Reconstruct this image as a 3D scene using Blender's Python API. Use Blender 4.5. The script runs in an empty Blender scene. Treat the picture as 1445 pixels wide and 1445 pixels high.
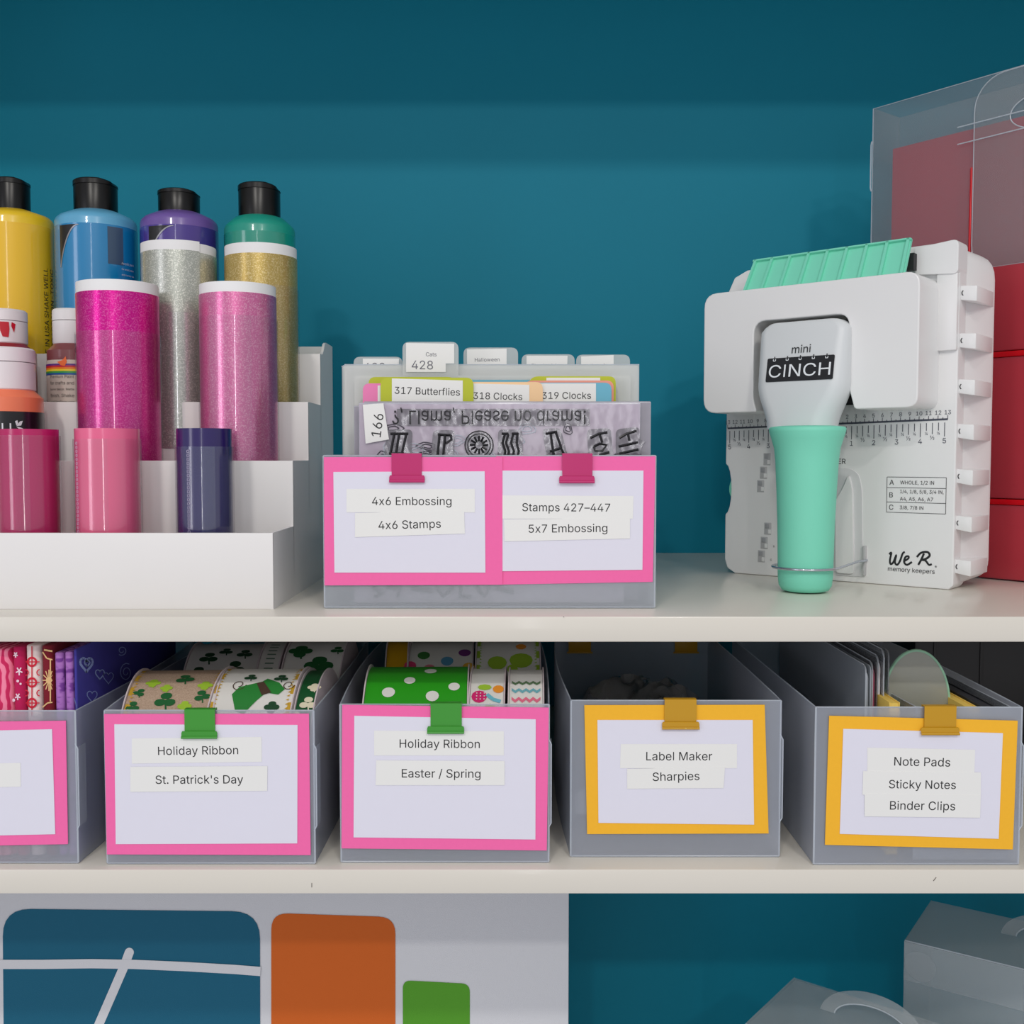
import bpy, bmesh, math, random, os
from mathutils import Vector, Matrix
from mathutils.geometry import delaunay_2d_cdt
random.seed(7)
PI = math.pi
# ------------------------------------------------------------------ camera, world, lights, exposure
F = 1500.0; PITCH = math.atan(77.5 / F); CZ = 1.30
scn = bpy.context.scene
C = scn.collection
cd = bpy.data.cameras.new('camera'); cd.sensor_width = 36; cd.lens = F / 1445 * 36; cd.clip_start = .01
cam = bpy.data.objects.new('camera', cd); C.objects.link(cam)
cam.location = (0, 0, CZ); cam.rotation_euler = (PI / 2 - PITCH, 0, 0)
scn.camera = cam
scn.view_settings.view_transform = 'Standard'; scn.view_settings.look = 'None'
scn.view_settings.gamma = 1; scn.view_settings.use_curve_mapping = False
scn.view_settings.exposure = 0.22
scn.cycles.max_bounces = 10; scn.cycles.transparent_max_bounces = 40
scn.cycles.sample_clamp_indirect = 6
w = bpy.data.worlds.new('room_light'); scn.world = w; w.use_nodes = True
w.node_tree.nodes['Background'].inputs[0].default_value = (.93, .94, 1, 1)
w.node_tree.nodes['Background'].inputs[1].default_value = .46
def area(name, x, y, z, sx, sy, watts, col=(1, .96, .90), aim=(0, 1.1, 1.2)):
    l = bpy.data.lights.new(name, 'AREA'); l.shape = 'RECTANGLE'; l.size = sx; l.size_y = sy
    l.energy = watts; l.color = col
    o = bpy.data.objects.new(name, l); C.objects.link(o); o.location = (x, y, z)
    o.rotation_euler = (Vector(aim) - Vector((x, y, z))).to_track_quat('-Z', 'Y').to_euler()
    return o
area('window_light', -3.3, -2.6, CZ + .25, .9, 2.0, 16, (.92, .90, 1.0), (-.3, .9, 1.25))
area('doorway_light', .10, -3.60, CZ + .25, .10, 2.1, 6, (.97, .96, 1.0), (-.1, .9, 1.25))
area('ceiling_lamp', -.75, -1.80, CZ + 1.83, .22, .09, 11)
area('ceiling_lamp', .85, -1.80, CZ + 1.83, .22, .09, 11)
area('ceiling_lamp', -.75, -2.90, CZ + 1.84, .22, .09, 12)
area('ceiling_lamp', .85, -2.90, CZ + 1.84, .22, .09, 12)

# ------------------------------------------------------------------ measuring helpers
ct, st = math.cos(PITCH), math.sin(PITCH)
def ray(px, py):
    a = (px - 722.5) / F; b = -(py - 722.5) / F
    return Vector((a, ct + b * st, -st + b * ct))
def P(px, py, Y):
    d = ray(px, py); t = Y / d.y
    return Vector((d.x * t, Y, CZ + d.z * t))
def Yat(py, z):                      # depth of a point seen at py that lies at height z
    d = ray(722.5, py); return (z - CZ) / d.z * d.y
def X(px, py, Y): return P(px, py, Y).x
def Z(py, Y): return P(722, py, Y).z
YF = .79
ZU = Z(870, YF); ZUb = Z(906, YF); ZL = Z(1227, YF); ZLb = Z(1261.5, YF)
YW = Yat(780, ZU)

# ------------------------------------------------------------------ building helpers
WM = {}
def reg(o, parent, M=None):
    C.objects.link(o)
    if parent is not None:
        o.parent = parent; WM[o.name] = WM[parent.name]
    else:
        WM[o.name] = M if M is not None else Matrix()
        if M is not None: o.matrix_world = M
def thing(name, label, cat, loc, group=None, M=None):
    o = bpy.data.objects.new(name, None); o.empty_display_size = .02
    reg(o, None, M if M is not None else Matrix.Translation(Vector(loc)))
    o['label'] = label; o['category'] = cat
    if group: o['group'] = group
    return o
def tag(o, label, cat, group=None):
    o['label'] = label; o['category'] = cat
    if group: o['group'] = group
    return o
def finish(name, bm, mat, parent=None, M=None, smooth=True, loc=None, ang=35):
    """verts of bm are in world space (M maps them there if given)"""
    if M is not None: bmesh.ops.transform(bm, matrix=M, verts=bm.verts)
    bmesh.ops.recalc_face_normals(bm, faces=bm.faces)
    base = WM[parent.name] if parent is not None else Matrix.Translation(Vector(loc)) if loc is not None else None
    if base is None:
        c = sum((v.co for v in bm.verts), Vector()) / max(1, len(bm.verts))
        c.z = min(v.co.z for v in bm.verts); base = Matrix.Translation(c)
    bmesh.ops.transform(bm, matrix=base.inverted(), verts=bm.verts)
    me = bpy.data.meshes.new(name); bm.to_mesh(me); bm.free()
    if smooth:
        for p in me.polygons: p.use_smooth = True
        try: me.set_sharp_from_angle(angle=math.radians(ang))
        except Exception: pass
    me.materials.append(mat)
    o = bpy.data.objects.new(name, me)
    reg(o, parent, base if parent is None else None)
    return o
FR = Matrix(((1, 0, 0, 0), (0, 0, -1, 0), (0, 1, 0, 0), (0, 0, 0, 1)))    # x right, y up, z toward the viewer
def bev(bm, w, seg=2):
    if w > 0:
        es = [e for e in bm.edges if len(e.link_faces) == 2 and e.calc_face_angle(0) > .6]
        bmesh.ops.bevel(bm, geom=es, offset=w, segments=seg, affect='EDGES', profile=.5, clamp_overlap=True)
def bm_box(lo, hi, bm=None):
    bm = bm or bmesh.new()
    vs = [bm.verts.new((x, y, z)) for x in (lo[0], hi[0]) for y in (lo[1], hi[1]) for z in (lo[2], hi[2])]
    for f in ((0, 1, 3, 2), (4, 6, 7, 5), (0, 4, 5, 1), (2, 3, 7, 6), (0, 2, 6, 4), (1, 5, 7, 3)): bm.faces.new([vs[i] for i in f])
    return bm
def box(name, lo, hi, mat, parent=None, bevel=0, M=None, seg=2):
    bm = bm_box(lo, hi); bmesh.ops.recalc_face_normals(bm, faces=bm.faces); bev(bm, bevel, seg)
    return finish(name, bm, mat, parent, M)
def bm_prism(pts, z0, z1, bm=None, skew=(0, 0)):
    bm = bm or bmesh.new()
    a = [bm.verts.new((x, y, z0)) for x, y in pts]; b = [bm.verts.new((x, y, z1)) for x, y in pts]
    n = len(pts)
    bm.faces.new(a[::-1]); bm.faces.new(b)
    for i in range(n): bm.faces.new((a[i], a[(i + 1) % n], b[(i + 1) % n], b[i]))
    return bm
def prism(name, pts, z0, z1, mat, parent=None, M=None, bevel=0, seg=2, smooth=True):
    bm = bm_prism(pts, z0, z1); bmesh.ops.recalc_face_normals(bm, faces=bm.faces); bev(bm, bevel, seg)
    o = finish(name, bm, mat, parent, M, smooth)
    if bevel: o.modifiers.new('weighted_normals', 'WEIGHTED_NORMAL').keep_sharp = True
    return o
def ring_prism(name, outer, inner, z0, z1, mat, parent=None, M=None):
    bm = bmesh.new(); n = len(outer)
    L = [[bm.verts.new((x, y, z)) for x, y in pts] for pts in (outer, inner) for z in (z0, z1)]
    oa, ob, ia, ib = L
    for i in range(n):
        j = (i + 1) % n
        bm.faces.new((oa[i], oa[j], ob[j], ob[i])); bm.faces.new((ia[i], ib[i], ib[j], ia[j]))
        bm.faces.new((ob[i], ob[j], ib[j], ib[i])); bm.faces.new((oa[i], ia[i], ia[j], oa[j]))
    return finish(name, bm, mat, parent, M)
def rrect(x0, y0, x1, y1, r, n=6, rs=None):
    rs = rs or (r, r, r, r); out = []
    for (cx, cy, a0), q in zip((((x1), (y1), 0), ((x0), (y1), 90), ((x0), (y0), 180), ((x1), (y0), 270)), rs):
        q = max(q, 1e-5)
        ox = cx - q if a0 in (0, 270) else cx + q; oy = cy - q if a0 in (0, 90) else cy + q
        for k in range(n + 1):
            a = math.radians(a0 + 90 * k / n); out.append((ox + q * math.cos(a), oy + q * math.sin(a)))
    return out
def round_poly(pts, rads, n=5):
    out = []; m = len(pts)
    for i in range(m):
        p = Vector(pts[i]); a = Vector(pts[i - 1]); b = Vector(pts[(i + 1) % m]); r = rads[i] if isinstance(rads, (list, tuple)) else rads
        da = (a - p); db = (b - p); r = min(r, da.length * .49, db.length * .49)
        A = p + da.normalized() * r; B = p + db.normalized() * r
        for k in range(n + 1):
            t = k / n; out.append(tuple(A * (1 - t) ** 2 + p * 2 * t * (1 - t) + B * t * t))
    return out
def lathe(name, prof, c, mat, parent=None, seg=48, a0=0, a1=360, M=None, sx=1, sy=1, ang=35):
    bm = bmesh.new(); full = abs(a1 - a0) >= 359.9; n = seg if full else seg + 1; rows = []
    for r, z in prof:
        if r < 1e-7: rows.append([bm.verts.new((0, 0, z))])
        else: rows.append([bm.verts.new((r * math.cos(math.radians(a0 + (a1 - a0) * k / seg)) * sx, r * math.sin(math.radians(a0 + (a1 - a0) * k / seg)) * sy, z)) for k in range(n)])
    for A, B in zip(rows, rows[1:]):
        for k in range(seg):
            j = (k + 1) % n
            if len(A) == 1 and len(B) == 1: continue
            if len(A) == 1: bm.faces.new((A[0], B[j], B[k]))
            elif len(B) == 1: bm.faces.new((A[k], A[j], B[0]))
            else: bm.faces.new((A[k], A[j], B[j], B[k]))
    MM = Matrix.Translation(Vector(c)) @ (M or Matrix())
    return finish(name, bm, mat, parent, MM, ang=ang)
def bm_tube(pts, r, seg=6, closed=False, bm=None):
    bm = bm or bmesh.new(); pts = [Vector(p) for p in pts]; n = len(pts); rows = []; prev = None
    for i, p in enumerate(pts):
        a = pts[i - 1] if (i or closed) else p; b = pts[(i + 1) % n] if (i < n - 1 or closed) else p
        t = (b - a).normalized()
        if prev is None: prev = t.orthogonal().normalized()
        u = (prev - t * prev.dot(t)); u = u.normalized() if u.length > 1e-6 else t.orthogonal().normalized(); prev = u; v = t.cross(u)
        rr = r[i] if isinstance(r, (list, tuple)) else r
        rows.append([bm.verts.new(p + (u * math.cos(2 * PI * k / seg) + v * math.sin(2 * PI * k / seg)) * rr) for k in range(seg)])
    for i in range(n if closed else n - 1):
        A, B = rows[i], rows[(i + 1) % n]
        for k in range(seg): bm.faces.new((A[k], A[(k + 1) % seg], B[(k + 1) % seg], B[k]))
    if not closed: bm.faces.new(rows[0][::-1]); bm.faces.new(rows[-1])
    return bm
def tube(name, pts, r, mat, parent=None, seg=6, closed=False, M=None):
    return finish(name, bm_tube(pts, r, seg, closed), mat, parent, M, ang=60)
def bm_sheet(path, z0, z1, th, bm=None):
    bm = bm or bmesh.new(); path = [Vector(p) for p in path]; rows = []
    for i, p in enumerate(path):
        d = (path[min(i + 1, len(path) - 1)] - path[max(i - 1, 0)]).normalized(); nn = Vector((-d.y, d.x)) * th / 2
        rows.append([bm.verts.new((q.x, q.y, z)) for q in (p - nn, p + nn) for z in (z0, z1)])
    for A, B in zip(rows, rows[1:]):
        for i, j in ((0, 1), (1, 3), (3, 2), (2, 0)): bm.faces.new((A[i], A[j], B[j], B[i]))
    for R in (rows[0], rows[-1]): bm.faces.new((R[0], R[1], R[3], R[2]))
    return bm
def sheet(name, path, z0, z1, th, mat, parent=None): return finish(name, bm_sheet(path, z0, z1, th), mat, parent, ang=30)

FONT = None
try:
    fp = os.path.join(bpy.utils.system_resource('DATAFILES'), 'fonts', 'Inter.woff2')
    if os.path.exists(fp): FONT = bpy.data.fonts.load(fp)
except Exception: FONT = None
CAPH = .509 if FONT else .70
def text_bm(s, width=None, cap=None, fat=0, flip=False, extrude=0, squeeze=1):
    """flat lettering, x centred, y centred on the cap height; returns a bmesh in its own plane"""
    cu = bpy.data.curves.new('lettering', 'FONT'); cu.body = s.replace('I', '\u01c0').replace('l', '\u01c0') if FONT else s; cu.size = 1; cu.offset = fat
    if FONT: cu.font = FONT
    cu.resolution_u = 3; cu.fill_mode = 'NONE'
    o = bpy.data.objects.new('lettering_tmp', cu); C.objects.link(o)
    dg = bpy.context.evaluated_depsgraph_get(); dg.update()
    me = bpy.data.meshes.new_from_object(o.evaluated_get(dg)); bpy.data.objects.remove(o)
    nb = {}
    for e in me.edges:
        a_, b_ = e.vertices; nb.setdefault(a_, []).append(b_); nb.setdefault(b_, []).append(a_)
    seen = set(); loops = []
    for st0 in range(len(me.vertices)):          # outlines come as separate closed loops
        if st0 in seen or st0 not in nb: continue
        lp = [st0]; seen.add(st0); cur = st0
        while True:
            nx = [q for q in nb[cur] if q not in seen]
            if not nx: break
            cur = min(nx) if len(lp) == 1 else nx[0]; seen.add(cur); lp.append(cur)
        if len(lp) > 2: loops.append([Vector((me.vertices[q].co.x, me.vertices[q].co.y, 0)) for q in lp])
    bpy.data.meshes.remove(me)
    def sarea(l): return sum(l[i - 1].x * l[i].y - l[i].x * l[i - 1].y for i in range(len(l))) / 2
    bm = bmesh.new()
    if not loops: return bm
    co, ed = [], []
    for l in loops:
        b0 = len(co); co += [p.xy for p in l]; ed += [(b0 + i, b0 + (i + 1) % len(l)) for i in range(len(l))]
    rv, _, rf, *_r = delaunay_2d_cdt(co, ed, [], 0, 1e-6)
    bx_ = [(min(p.x for p in l), max(p.x for p in l), l) for l in loops]
    vs = [bm.verts.new((p.x, p.y, 0)) for p in rv]
    for f in rf:
        px_ = sum(rv[i].x for i in f) / len(f); py_ = sum(rv[i].y for i in f) / len(f); wn = 0
        for xa_, xb_, l in bx_:
            if not xa_ < px_ < xb_: continue
            for i in range(len(l)):
                a1, b1 = l[i - 1], l[i]
                if (a1.y > py_) != (b1.y > py_) and px_ < (b1.x - a1.x) * (py_ - a1.y) / (b1.y - a1.y) + a1.x: wn += 1 if b1.y > a1.y else -1
        if wn: bm.faces.new([vs[i] for i in f])
    bmesh.ops.delete(bm, geom=[v for v in bm.verts if not v.link_faces], context='VERTS')
    if extrude:
        g = bmesh.ops.extrude_face_region(bm, geom=bm.faces[:]); bmesh.ops.translate(bm, verts=[v for v in g['geom'] if isinstance(v, bmesh.types.BMVert)], vec=(0, 0, extrude))
    x0 = min(v.co.x for v in bm.verts); x1 = max(v.co.x for v in bm.verts)
    k = (width / (x1 - x0)) if width else cap / CAPH
    ky = (cap / CAPH) if cap else k
    for v in bm.verts:
        v.co.x = (v.co.x - (x0 + x1) / 2) * k * squeeze; v.co.y = (v.co.y - CAPH / 2) * ky * (-1 if flip else 1); v.co.z *= k
    return bm
def text(name, s, mat, parent, M, **kw):
    return finish(name, text_bm(s, **kw), mat, parent, M, smooth=False)
def Mfront(c, roll=0):               # plane facing the viewer centred on c
    return Matrix.Translation(Vector(c)) @ Matrix.Rotation(roll, 4, 'Y') @ FR
def poly_px(pts, Y): return [(P(x, y, Y).x, P(x, y, Y).z) for x, y in pts]
def card(name, pts, Y, th, mat, parent=None, bevel=0):   # upright thin card, its corners measured in the photograph, lying in the plane y = Y
    bm = bm_prism(poly_px(pts, Y), -th / 2, th / 2)
    M = Matrix(((1, 0, 0, 0), (0, 0, -1, Y), (0, 1, 0, 0), (0, 0, 0, 1)))
    bmesh.ops.recalc_face_normals(bm, faces=bm.faces)
    return finish(name, bm, mat, parent, M, smooth=False)

# ------------------------------------------------------------------ materials
def lin(c): return tuple(((v / 255) / 12.92 if v / 255 <= .04045 else ((v / 255 + .055) / 1.055) ** 2.4) for v in c) + (1,)
MATS = {}
def mat(name, col, rough=.5, metal=0, var=0, vscale=40, bump=0, bscale=300, coat=0, spec=.5, trans=0, sheen=0):
    if name in MATS: return MATS[name]
    m = bpy.data.materials.new(name); m.use_nodes = True; nt = m.node_tree; b = nt.nodes['Principled BSDF']
    b.inputs['Base Color'].default_value = lin(col); b.inputs['Roughness'].default_value = rough; b.inputs['Metallic'].default_value = metal
    b.inputs['Coat Weight'].default_value = coat; b.inputs['Coat Roughness'].default_value = .08; b.inputs['Specular IOR Level'].default_value = spec
    b.inputs['Sheen Weight'].default_value = sheen
    tc = nt.nodes.new('ShaderNodeTexCoord')
    if var:
        n = nt.nodes.new('ShaderNodeTexNoise'); n.inputs['Scale'].default_value = vscale; n.inputs['Detail'].default_value = 4
        nt.links.new(tc.outputs['Object'], n.inputs['Vector'])
        mp = nt.nodes.new('ShaderNodeMapRange'); mp.inputs[3].default_value = 1 - var; mp.inputs[4].default_value = 1 + var
        nt.links.new(n.outputs[0], mp.inputs[0])
        mx = nt.nodes.new('ShaderNodeVectorMath'); mx.operation = 'SCALE'; mx.inputs[0].default_value = lin(col)[:3]
        nt.links.new(mp.outputs[0], mx.inputs['Scale']); nt.links.new(mx.outputs[0], b.inputs['Base Color'])
    if bump:
        n = nt.nodes.new('ShaderNodeTexNoise'); n.inputs['Scale'].default_value = bscale; n.inputs['Detail'].default_value = 3
        nt.links.new(tc.outputs['Object'], n.inputs['Vector'])
        bp = nt.nodes.new('ShaderNodeBump'); bp.inputs['Strength'].default_value = bump; bp.inputs['Distance'].default_value = .001
        nt.links.new(n.outputs[0], bp.inputs['Height']); nt.links.new(bp.outputs[0], b.inputs['Normal'])
    MATS[name] = m; return m
def glitter(name, col, col2, amt=.5, metal=.55, rough=.38):
    if name in MATS: return MATS[name]
    m = mat(name, col, rough, metal); nt = m.node_tree; b = nt.nodes['Principled BSDF']
    tc = nt.nodes.new('ShaderNodeTexCoord')
    v = nt.nodes.new('ShaderNodeTexVoronoi'); v.inputs['Scale'].default_value = 1400
    nt.links.new(tc.outputs['Object'], v.inputs['Vector'])
    sp = nt.nodes.new('ShaderNodeSeparateColor'); nt.links.new(v.outputs['Color'], sp.inputs[0])
    r = nt.nodes.new('ShaderNodeMapRange'); r.inputs[1].default_value = .55; r.inputs[4].default_value = amt
    nt.links.new(sp.outputs[0], r.inputs[0])
    mx = nt.nodes.new('ShaderNodeMix'); mx.data_type = 'RGBA'; mx.inputs[6].default_value = lin(col); mx.inputs[7].default_value = lin(col2)
    nt.links.new(r.outputs[0], mx.inputs[0]); nt.links.new(mx.outputs[2], b.inputs['Base Color'])
    bp = nt.nodes.new('ShaderNodeBump'); bp.inputs['Strength'].default_value = .7; bp.inputs['Distance'].default_value = .0006
    nt.links.new(sp.outputs[1], bp.inputs['Height']); nt.links.new(bp.outputs[0], b.inputs['Normal'])
    return m
def frost(name, clear=.5, col=(225, 232, 240), gloss=.08, grough=.3, translucency=.45, tint=(255, 255, 255), bump=0):
    """milky see-through plastic sheet"""
    if name in MATS: return MATS[name]
    m = bpy.data.materials.new(name); m.use_nodes = True; nt = m.node_tree; nt.nodes.clear()
    out = nt.nodes.new('ShaderNodeOutputMaterial'); tr = nt.nodes.new('ShaderNodeBsdfTransparent'); tr.inputs[0].default_value = lin(tint)
    d = nt.nodes.new('ShaderNodeBsdfDiffuse'); d.inputs[0].default_value = lin(col)
    t = nt.nodes.new('ShaderNodeBsdfTranslucent'); t.inputs[0].default_value = lin(col)
    g = nt.nodes.new('ShaderNodeBsdfGlossy'); g.inputs['Roughness'].default_value = grough
    a = nt.nodes.new('ShaderNodeMixShader'); a.inputs[0].default_value = translucency; nt.links.new(d.outputs[0], a.inputs[1]); nt.links.new(t.outputs[0], a.inputs[2])
    b = nt.nodes.new('ShaderNodeMixShader'); b.inputs[0].default_value = clear; nt.links.new(a.outputs[0], b.inputs[1]); nt.links.new(tr.outputs[0], b.inputs[2])
    c = nt.nodes.new('ShaderNodeMixShader'); nt.links.new(b.outputs[0], c.inputs[1]); nt.links.new(g.outputs[0], c.inputs[2])
    fr = nt.nodes.new('ShaderNodeLayerWeight'); fr.inputs[0].default_value = .25
    mu = nt.nodes.new('ShaderNodeMath'); mu.operation = 'MULTIPLY_ADD'; mu.inputs[1].default_value = gloss * 2; mu.inputs[2].default_value = gloss * .35
    nt.links.new(fr.outputs['Fresnel'], mu.inputs[0]); nt.links.new(mu.outputs[0], c.inputs[0])
    nt.links.new(c.outputs[0], out.inputs[0])
    if bump:
        tc = nt.nodes.new('ShaderNodeTexCoord'); n = nt.nodes.new('ShaderNodeTexNoise'); n.inputs['Scale'].default_value = 90; n.inputs['Detail'].default_value = 1.5
        nt.links.new(tc.outputs['Object'], n.inputs['Vector'])
        bp = nt.nodes.new('ShaderNodeBump'); bp.inputs['Strength'].default_value = bump; bp.inputs['Distance'].default_value = .004
        nt.links.new(n.outputs[0], bp.inputs['Height']); nt.links.new(bp.outputs[0], g.inputs['Normal']); nt.links.new(bp.outputs[0], d.inputs['Normal'])
    MATS[name] = m; return m
def ramp_mat(name, stops, scale=60, kind='noise', rough=.85, stretch=(1, 1, 1), dist=0):
    if name in MATS: return MATS[name]
    m = mat(name, stops[0][1], rough); nt = m.node_tree; b = nt.nodes['Principled BSDF']
    tc = nt.nodes.new('ShaderNodeTexCoord'); mp = nt.nodes.new('ShaderNodeMapping'); mp.inputs['Scale'].default_value = stretch
    nt.links.new(tc.outputs['Object'], mp.inputs[0])
    if kind == 'noise': n = nt.nodes.new('ShaderNodeTexNoise'); n.inputs['Scale'].default_value = scale; n.inputs['Detail'].default_value = 2; n.inputs['Distortion'].default_value = dist
    elif kind == 'wave': n = nt.nodes.new('ShaderNodeTexWave'); n.inputs['Scale'].default_value = scale; n.inputs['Distortion'].default_value = dist; n.inputs['Detail'].default_value = 2
    nt.links.new(mp.outputs[0], n.inputs['Vector'])
    r = nt.nodes.new('ShaderNodeValToRGB'); e = r.color_ramp.elements
    while len(e) < len(stops): e.new(.5)
    for k, (p, c) in enumerate(stops): e[k].position = p; e[k].color = lin(c)
    nt.links.new(n.outputs['Fac' if kind == 'wave' else 0], r.inputs[0]); nt.links.new(r.outputs[0], b.inputs['Base Color'])
    return m

TEAL = mat('teal_wall_paint', (3, 124, 149), .55, spec=.2, var=.04, vscale=6, bump=.05, bscale=900)
SHELF = mat('cream_shelf_paint', (222, 217, 206), .28, var=.015, vscale=8, coat=.15)
WHITE_PL = mat('white_riser_plastic', (232, 230, 229), .45, var=.015, vscale=20, bump=.03, bscale=500)
PP = frost('frosted_bin_plastic', .60, (214, 220, 232), .10, .3)
PP_EDGE = frost('bin_fold_edge', .25, (235, 242, 250), .15, .2)
PP_CTR = frost('frosted_wide_bin_plastic', .55, (215, 222, 230), .10, .25)
PINK = mat('pink_card', (246, 106, 172), .75, var=.03, vscale=300)
YEL = mat('yellow_card', (247, 184, 38), .75, var=.03, vscale=300)
CARD = mat('white_card', (226, 225, 238), .7, var=.01, vscale=100)
TAPE = mat('label_tape', (236, 236, 233), .35)
INK = mat('black_ink', (18, 20, 24), .6)
M_MAG = mat('magenta_clip_metal', (192, 28, 106), .4, coat=.2)
M_GRN = mat('green_clip_metal', (58, 150, 44), .4, coat=.2)
M_MUS = mat('mustard_clip_metal', (196, 146, 6), .4, coat=.2)

# ------------------------------------------------------------------ the setting: wall and shelving
o = box('wall_back', (-1.6, YW, 0), (1.6, YW + .05, 2.9), TEAL); o['kind'] = 'structure'
ZT = CZ + .606
ZB = ZLb - .75
unit = thing('shelving_unit', 'cream painted built-in shelving boards carrying bins, bottles and a binding machine', 'shelving', (0, YW, 0))
box('shelf_board', (-.95, YF, ZUb), (.95, YW - .001, ZU), SHELF, unit, bevel=.0012)
box('shelf_board', (-.95, YF, ZLb), (.95, YW - .001, ZL), SHELF, unit, bevel=.0012)
box('shelf_board', (-.95, YF, ZB - .02), (.95, YW - .001, ZB), SHELF, unit, bevel=.0012)
box('shelf_board', (-.95, YF, ZT), (.95, YW - .001, ZT + .02), SHELF, unit, bevel=.0012)
for px_, py_, dx_, dy_ in ((1317, 1243, 4, -5), (440, 1252, 0, -6), (795, 870, 1, 1)):
    a_ = P(px_, py_, YF); b_ = P(px_ + dx_, py_ + dy_, YF)
    tube('scuff_mark', [(a_.x, YF - .0001, a_.z), (b_.x, YF - .0001, b_.z)], .0003, mat('scuff_grey', (110, 104, 98), .8), unit, 4)
for sx in (-.97, .97): box('side_panel', (sx - .01, YF, 0), (sx + .01, YW - .001, ZT + .6), SHELF, unit)

# ------------------------------------------------------------------ tiered white riser
XR = X(386, 860, Yat(860, ZU))
Y1 = Yat(860, ZU); 
def Yx(px, py):                       # depth where the riser's right side is seen at this column
    d = ray(px, py); return XR / d.x * d.y
YS = [Y1, Yx(413.6, 700), Yx(435, 600), Yx(452, 530), 1.112]
ZS = [Z(752, YS[0]), Z(650, YS[1]), Z(567, YS[2]), Z(499, YS[3])]
ZBK = Z(488, Yx(467, 490))
ris = thing('tiered_riser', 'white four-tier plastic riser with bottles and rolls standing on its steps', 'riser', (XR - .3, Y1, ZU))
XL = -.80; TH = .0025
for i in range(4):
    z0 = ZU if i == 0 else ZS[i - 1] - .045
    box('tier_front', (XL, YS[i], z0), (XR, YS[i] + TH, ZS[i]), WHITE_PL, ris, bevel=.0008)
    box('tier_floor', (XL + TH, YS[i] + TH, ZS[i] - .045), (XR - TH, YS[i + 1] , ZS[i] - .042), WHITE_PL, ris)
box('back_panel', (XL, YS[4] - TH, ZU), (XR, YS[4], ZBK), WHITE_PL, ris, bevel=.001)
prof = []
for i in range(4):
    prof += [(YS[i] + .0004, ZS[i]), (YS[i + 1], ZS[i])] if i < 3 else [(YS[3] + .0004, ZS[3]), (YS[3] + .012, ZS[3]), (YS[3] + .019, ZS[3] + (ZBK - ZS[3]) * .3), (YS[3] + .027, ZBK - .002), (YS[3] + .034, ZBK)]
prof += [(YS[4], ZBK), (YS[4], ZU), (YS[0] + .0004, ZU)]
MX = Matrix(((0, 0, 1, 0), (1, 0, 0, 0), (0, 1, 0, 0), (0, 0, 0, 1)))   # (y,z) profile swept along x
for xx in (XL, XR - TH):
    prism('side_panel', prof, xx, xx + TH, WHITE_PL, ris, MX)
FLOOR = [z - .042 for z in ZS]

# ------------------------------------------------------------------ rolls of sheet vinyl
FILM = frost('clear_sleeve_film', .975, (205, 190, 230), .15, .05, .2)
FILM_DK = frost('clear_sleeve_film_dull', .95, (150, 175, 225), .20, .06, .2)
WHITE_PAPER = mat('white_backing_paper', (238, 238, 238), .6)
def roll(label, pc, Yc, wpx, pytop, pyw, pysl, zf, mcol, film=FILM, band=True, group=None, lap=None, perf=None):
    yf = Yc - wpx * Yc / F / 2
    r = wpx * Yc / F / 2 * .985
    c = Vector((X(pc, 600, Yc), Yc, zf)); zt = Z(pytop, yf) - zf; zw = Z(pyw, yf) - zf; zs = Z(pysl, yf) - zf
    t = thing('vinyl_roll', label, 'vinyl roll', c, group)
    if band:
        lathe('paper_backing', [(r - .0012, 0), (r - .0004, 0), (r - .0004, zt), (r - .0012, zt), (r - .0012, 0)], c, WHITE_PAPER, t, 64)
    lathe('vinyl_sheet', [(r - .0002, 0), (r, 0), (r, zw), (r - .0004, zw), (r - .0018, zw - .001), (r - .0018, 0)], c, mcol, t, 64)
    if lap:
        lathe('sheet_overlap', [(r + .0001, 0), (r + .0008, 0), (r + .0008, zw + .001), (r + .0001, zw + .001)], c, mcol, t, 40, lap[0], lap[1])
        lathe('backing_overlap', [(r + .0001, zw + .001), (r + .0008, zw + .001), (r + .0008, zt + .0015), (r + .0001, zt + .0015)], c, WHITE_PAPER, t, 40, lap[0], lap[1])
    rs = r + .0013
    lathe('clear_sleeve', [(rs - .0002, 0), (rs, 0), (rs, zs), (rs - .0002, zs)], c, film, t, 64)
    a = random.uniform(-100, -70)
    lathe('sleeve_seam', [(rs + .0001, 0), (rs + .0004, 0), (rs + .0004, zs), (rs + .0001, zs)], c, film, t, 10, a, a + 26)
    if perf is not None:
        bm = bmesh.new(); n = int(zs / .0032)
        for k in range(1, n):
            ang = math.radians(perf); R = rs + .0006; ca = Vector((math.cos(ang), math.sin(ang), 0)); tn = Vector((-ca.y, ca.x, 0))
            cc = c + ca * R + Vector((0, 0, k * .0032))
            ring = [cc + tn * .0011 * math.cos(q * PI / 4) + Vector((0, 0, .0011 * math.sin(q * PI / 4))) for q in range(8)]
            bm_tube(ring, .0002, 3, True, bm)
        p = finish('perforation', bm, mat('perforation_white', (200, 190, 215), .5), t); p['kind'] = 'stuff'
    return t
MAGL = glitter('magenta_glitter', (222, 22, 150), (255, 140, 210), .5, .7, .3); PKGL = glitter('rose_glitter', (226, 120, 172), (255, 210, 230), .55, .7, .3)
SIGL = glitter('silver_glitter', (186, 190, 180), (255, 255, 245), .7, .65, .3); GOGL = glitter('gold_glitter', (200, 172, 98), (255, 240, 190), .6, .65, .3)
Yt1 = (YS[0] + YS[1]) / 2 + .001; Yt2 = (YS[1] + YS[2]) / 2 + .001; Yt3 = (YS[2] + YS[3]) / 2 + .001; Yt4 = (YS[3] + YS[4]) / 2 + .001
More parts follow.
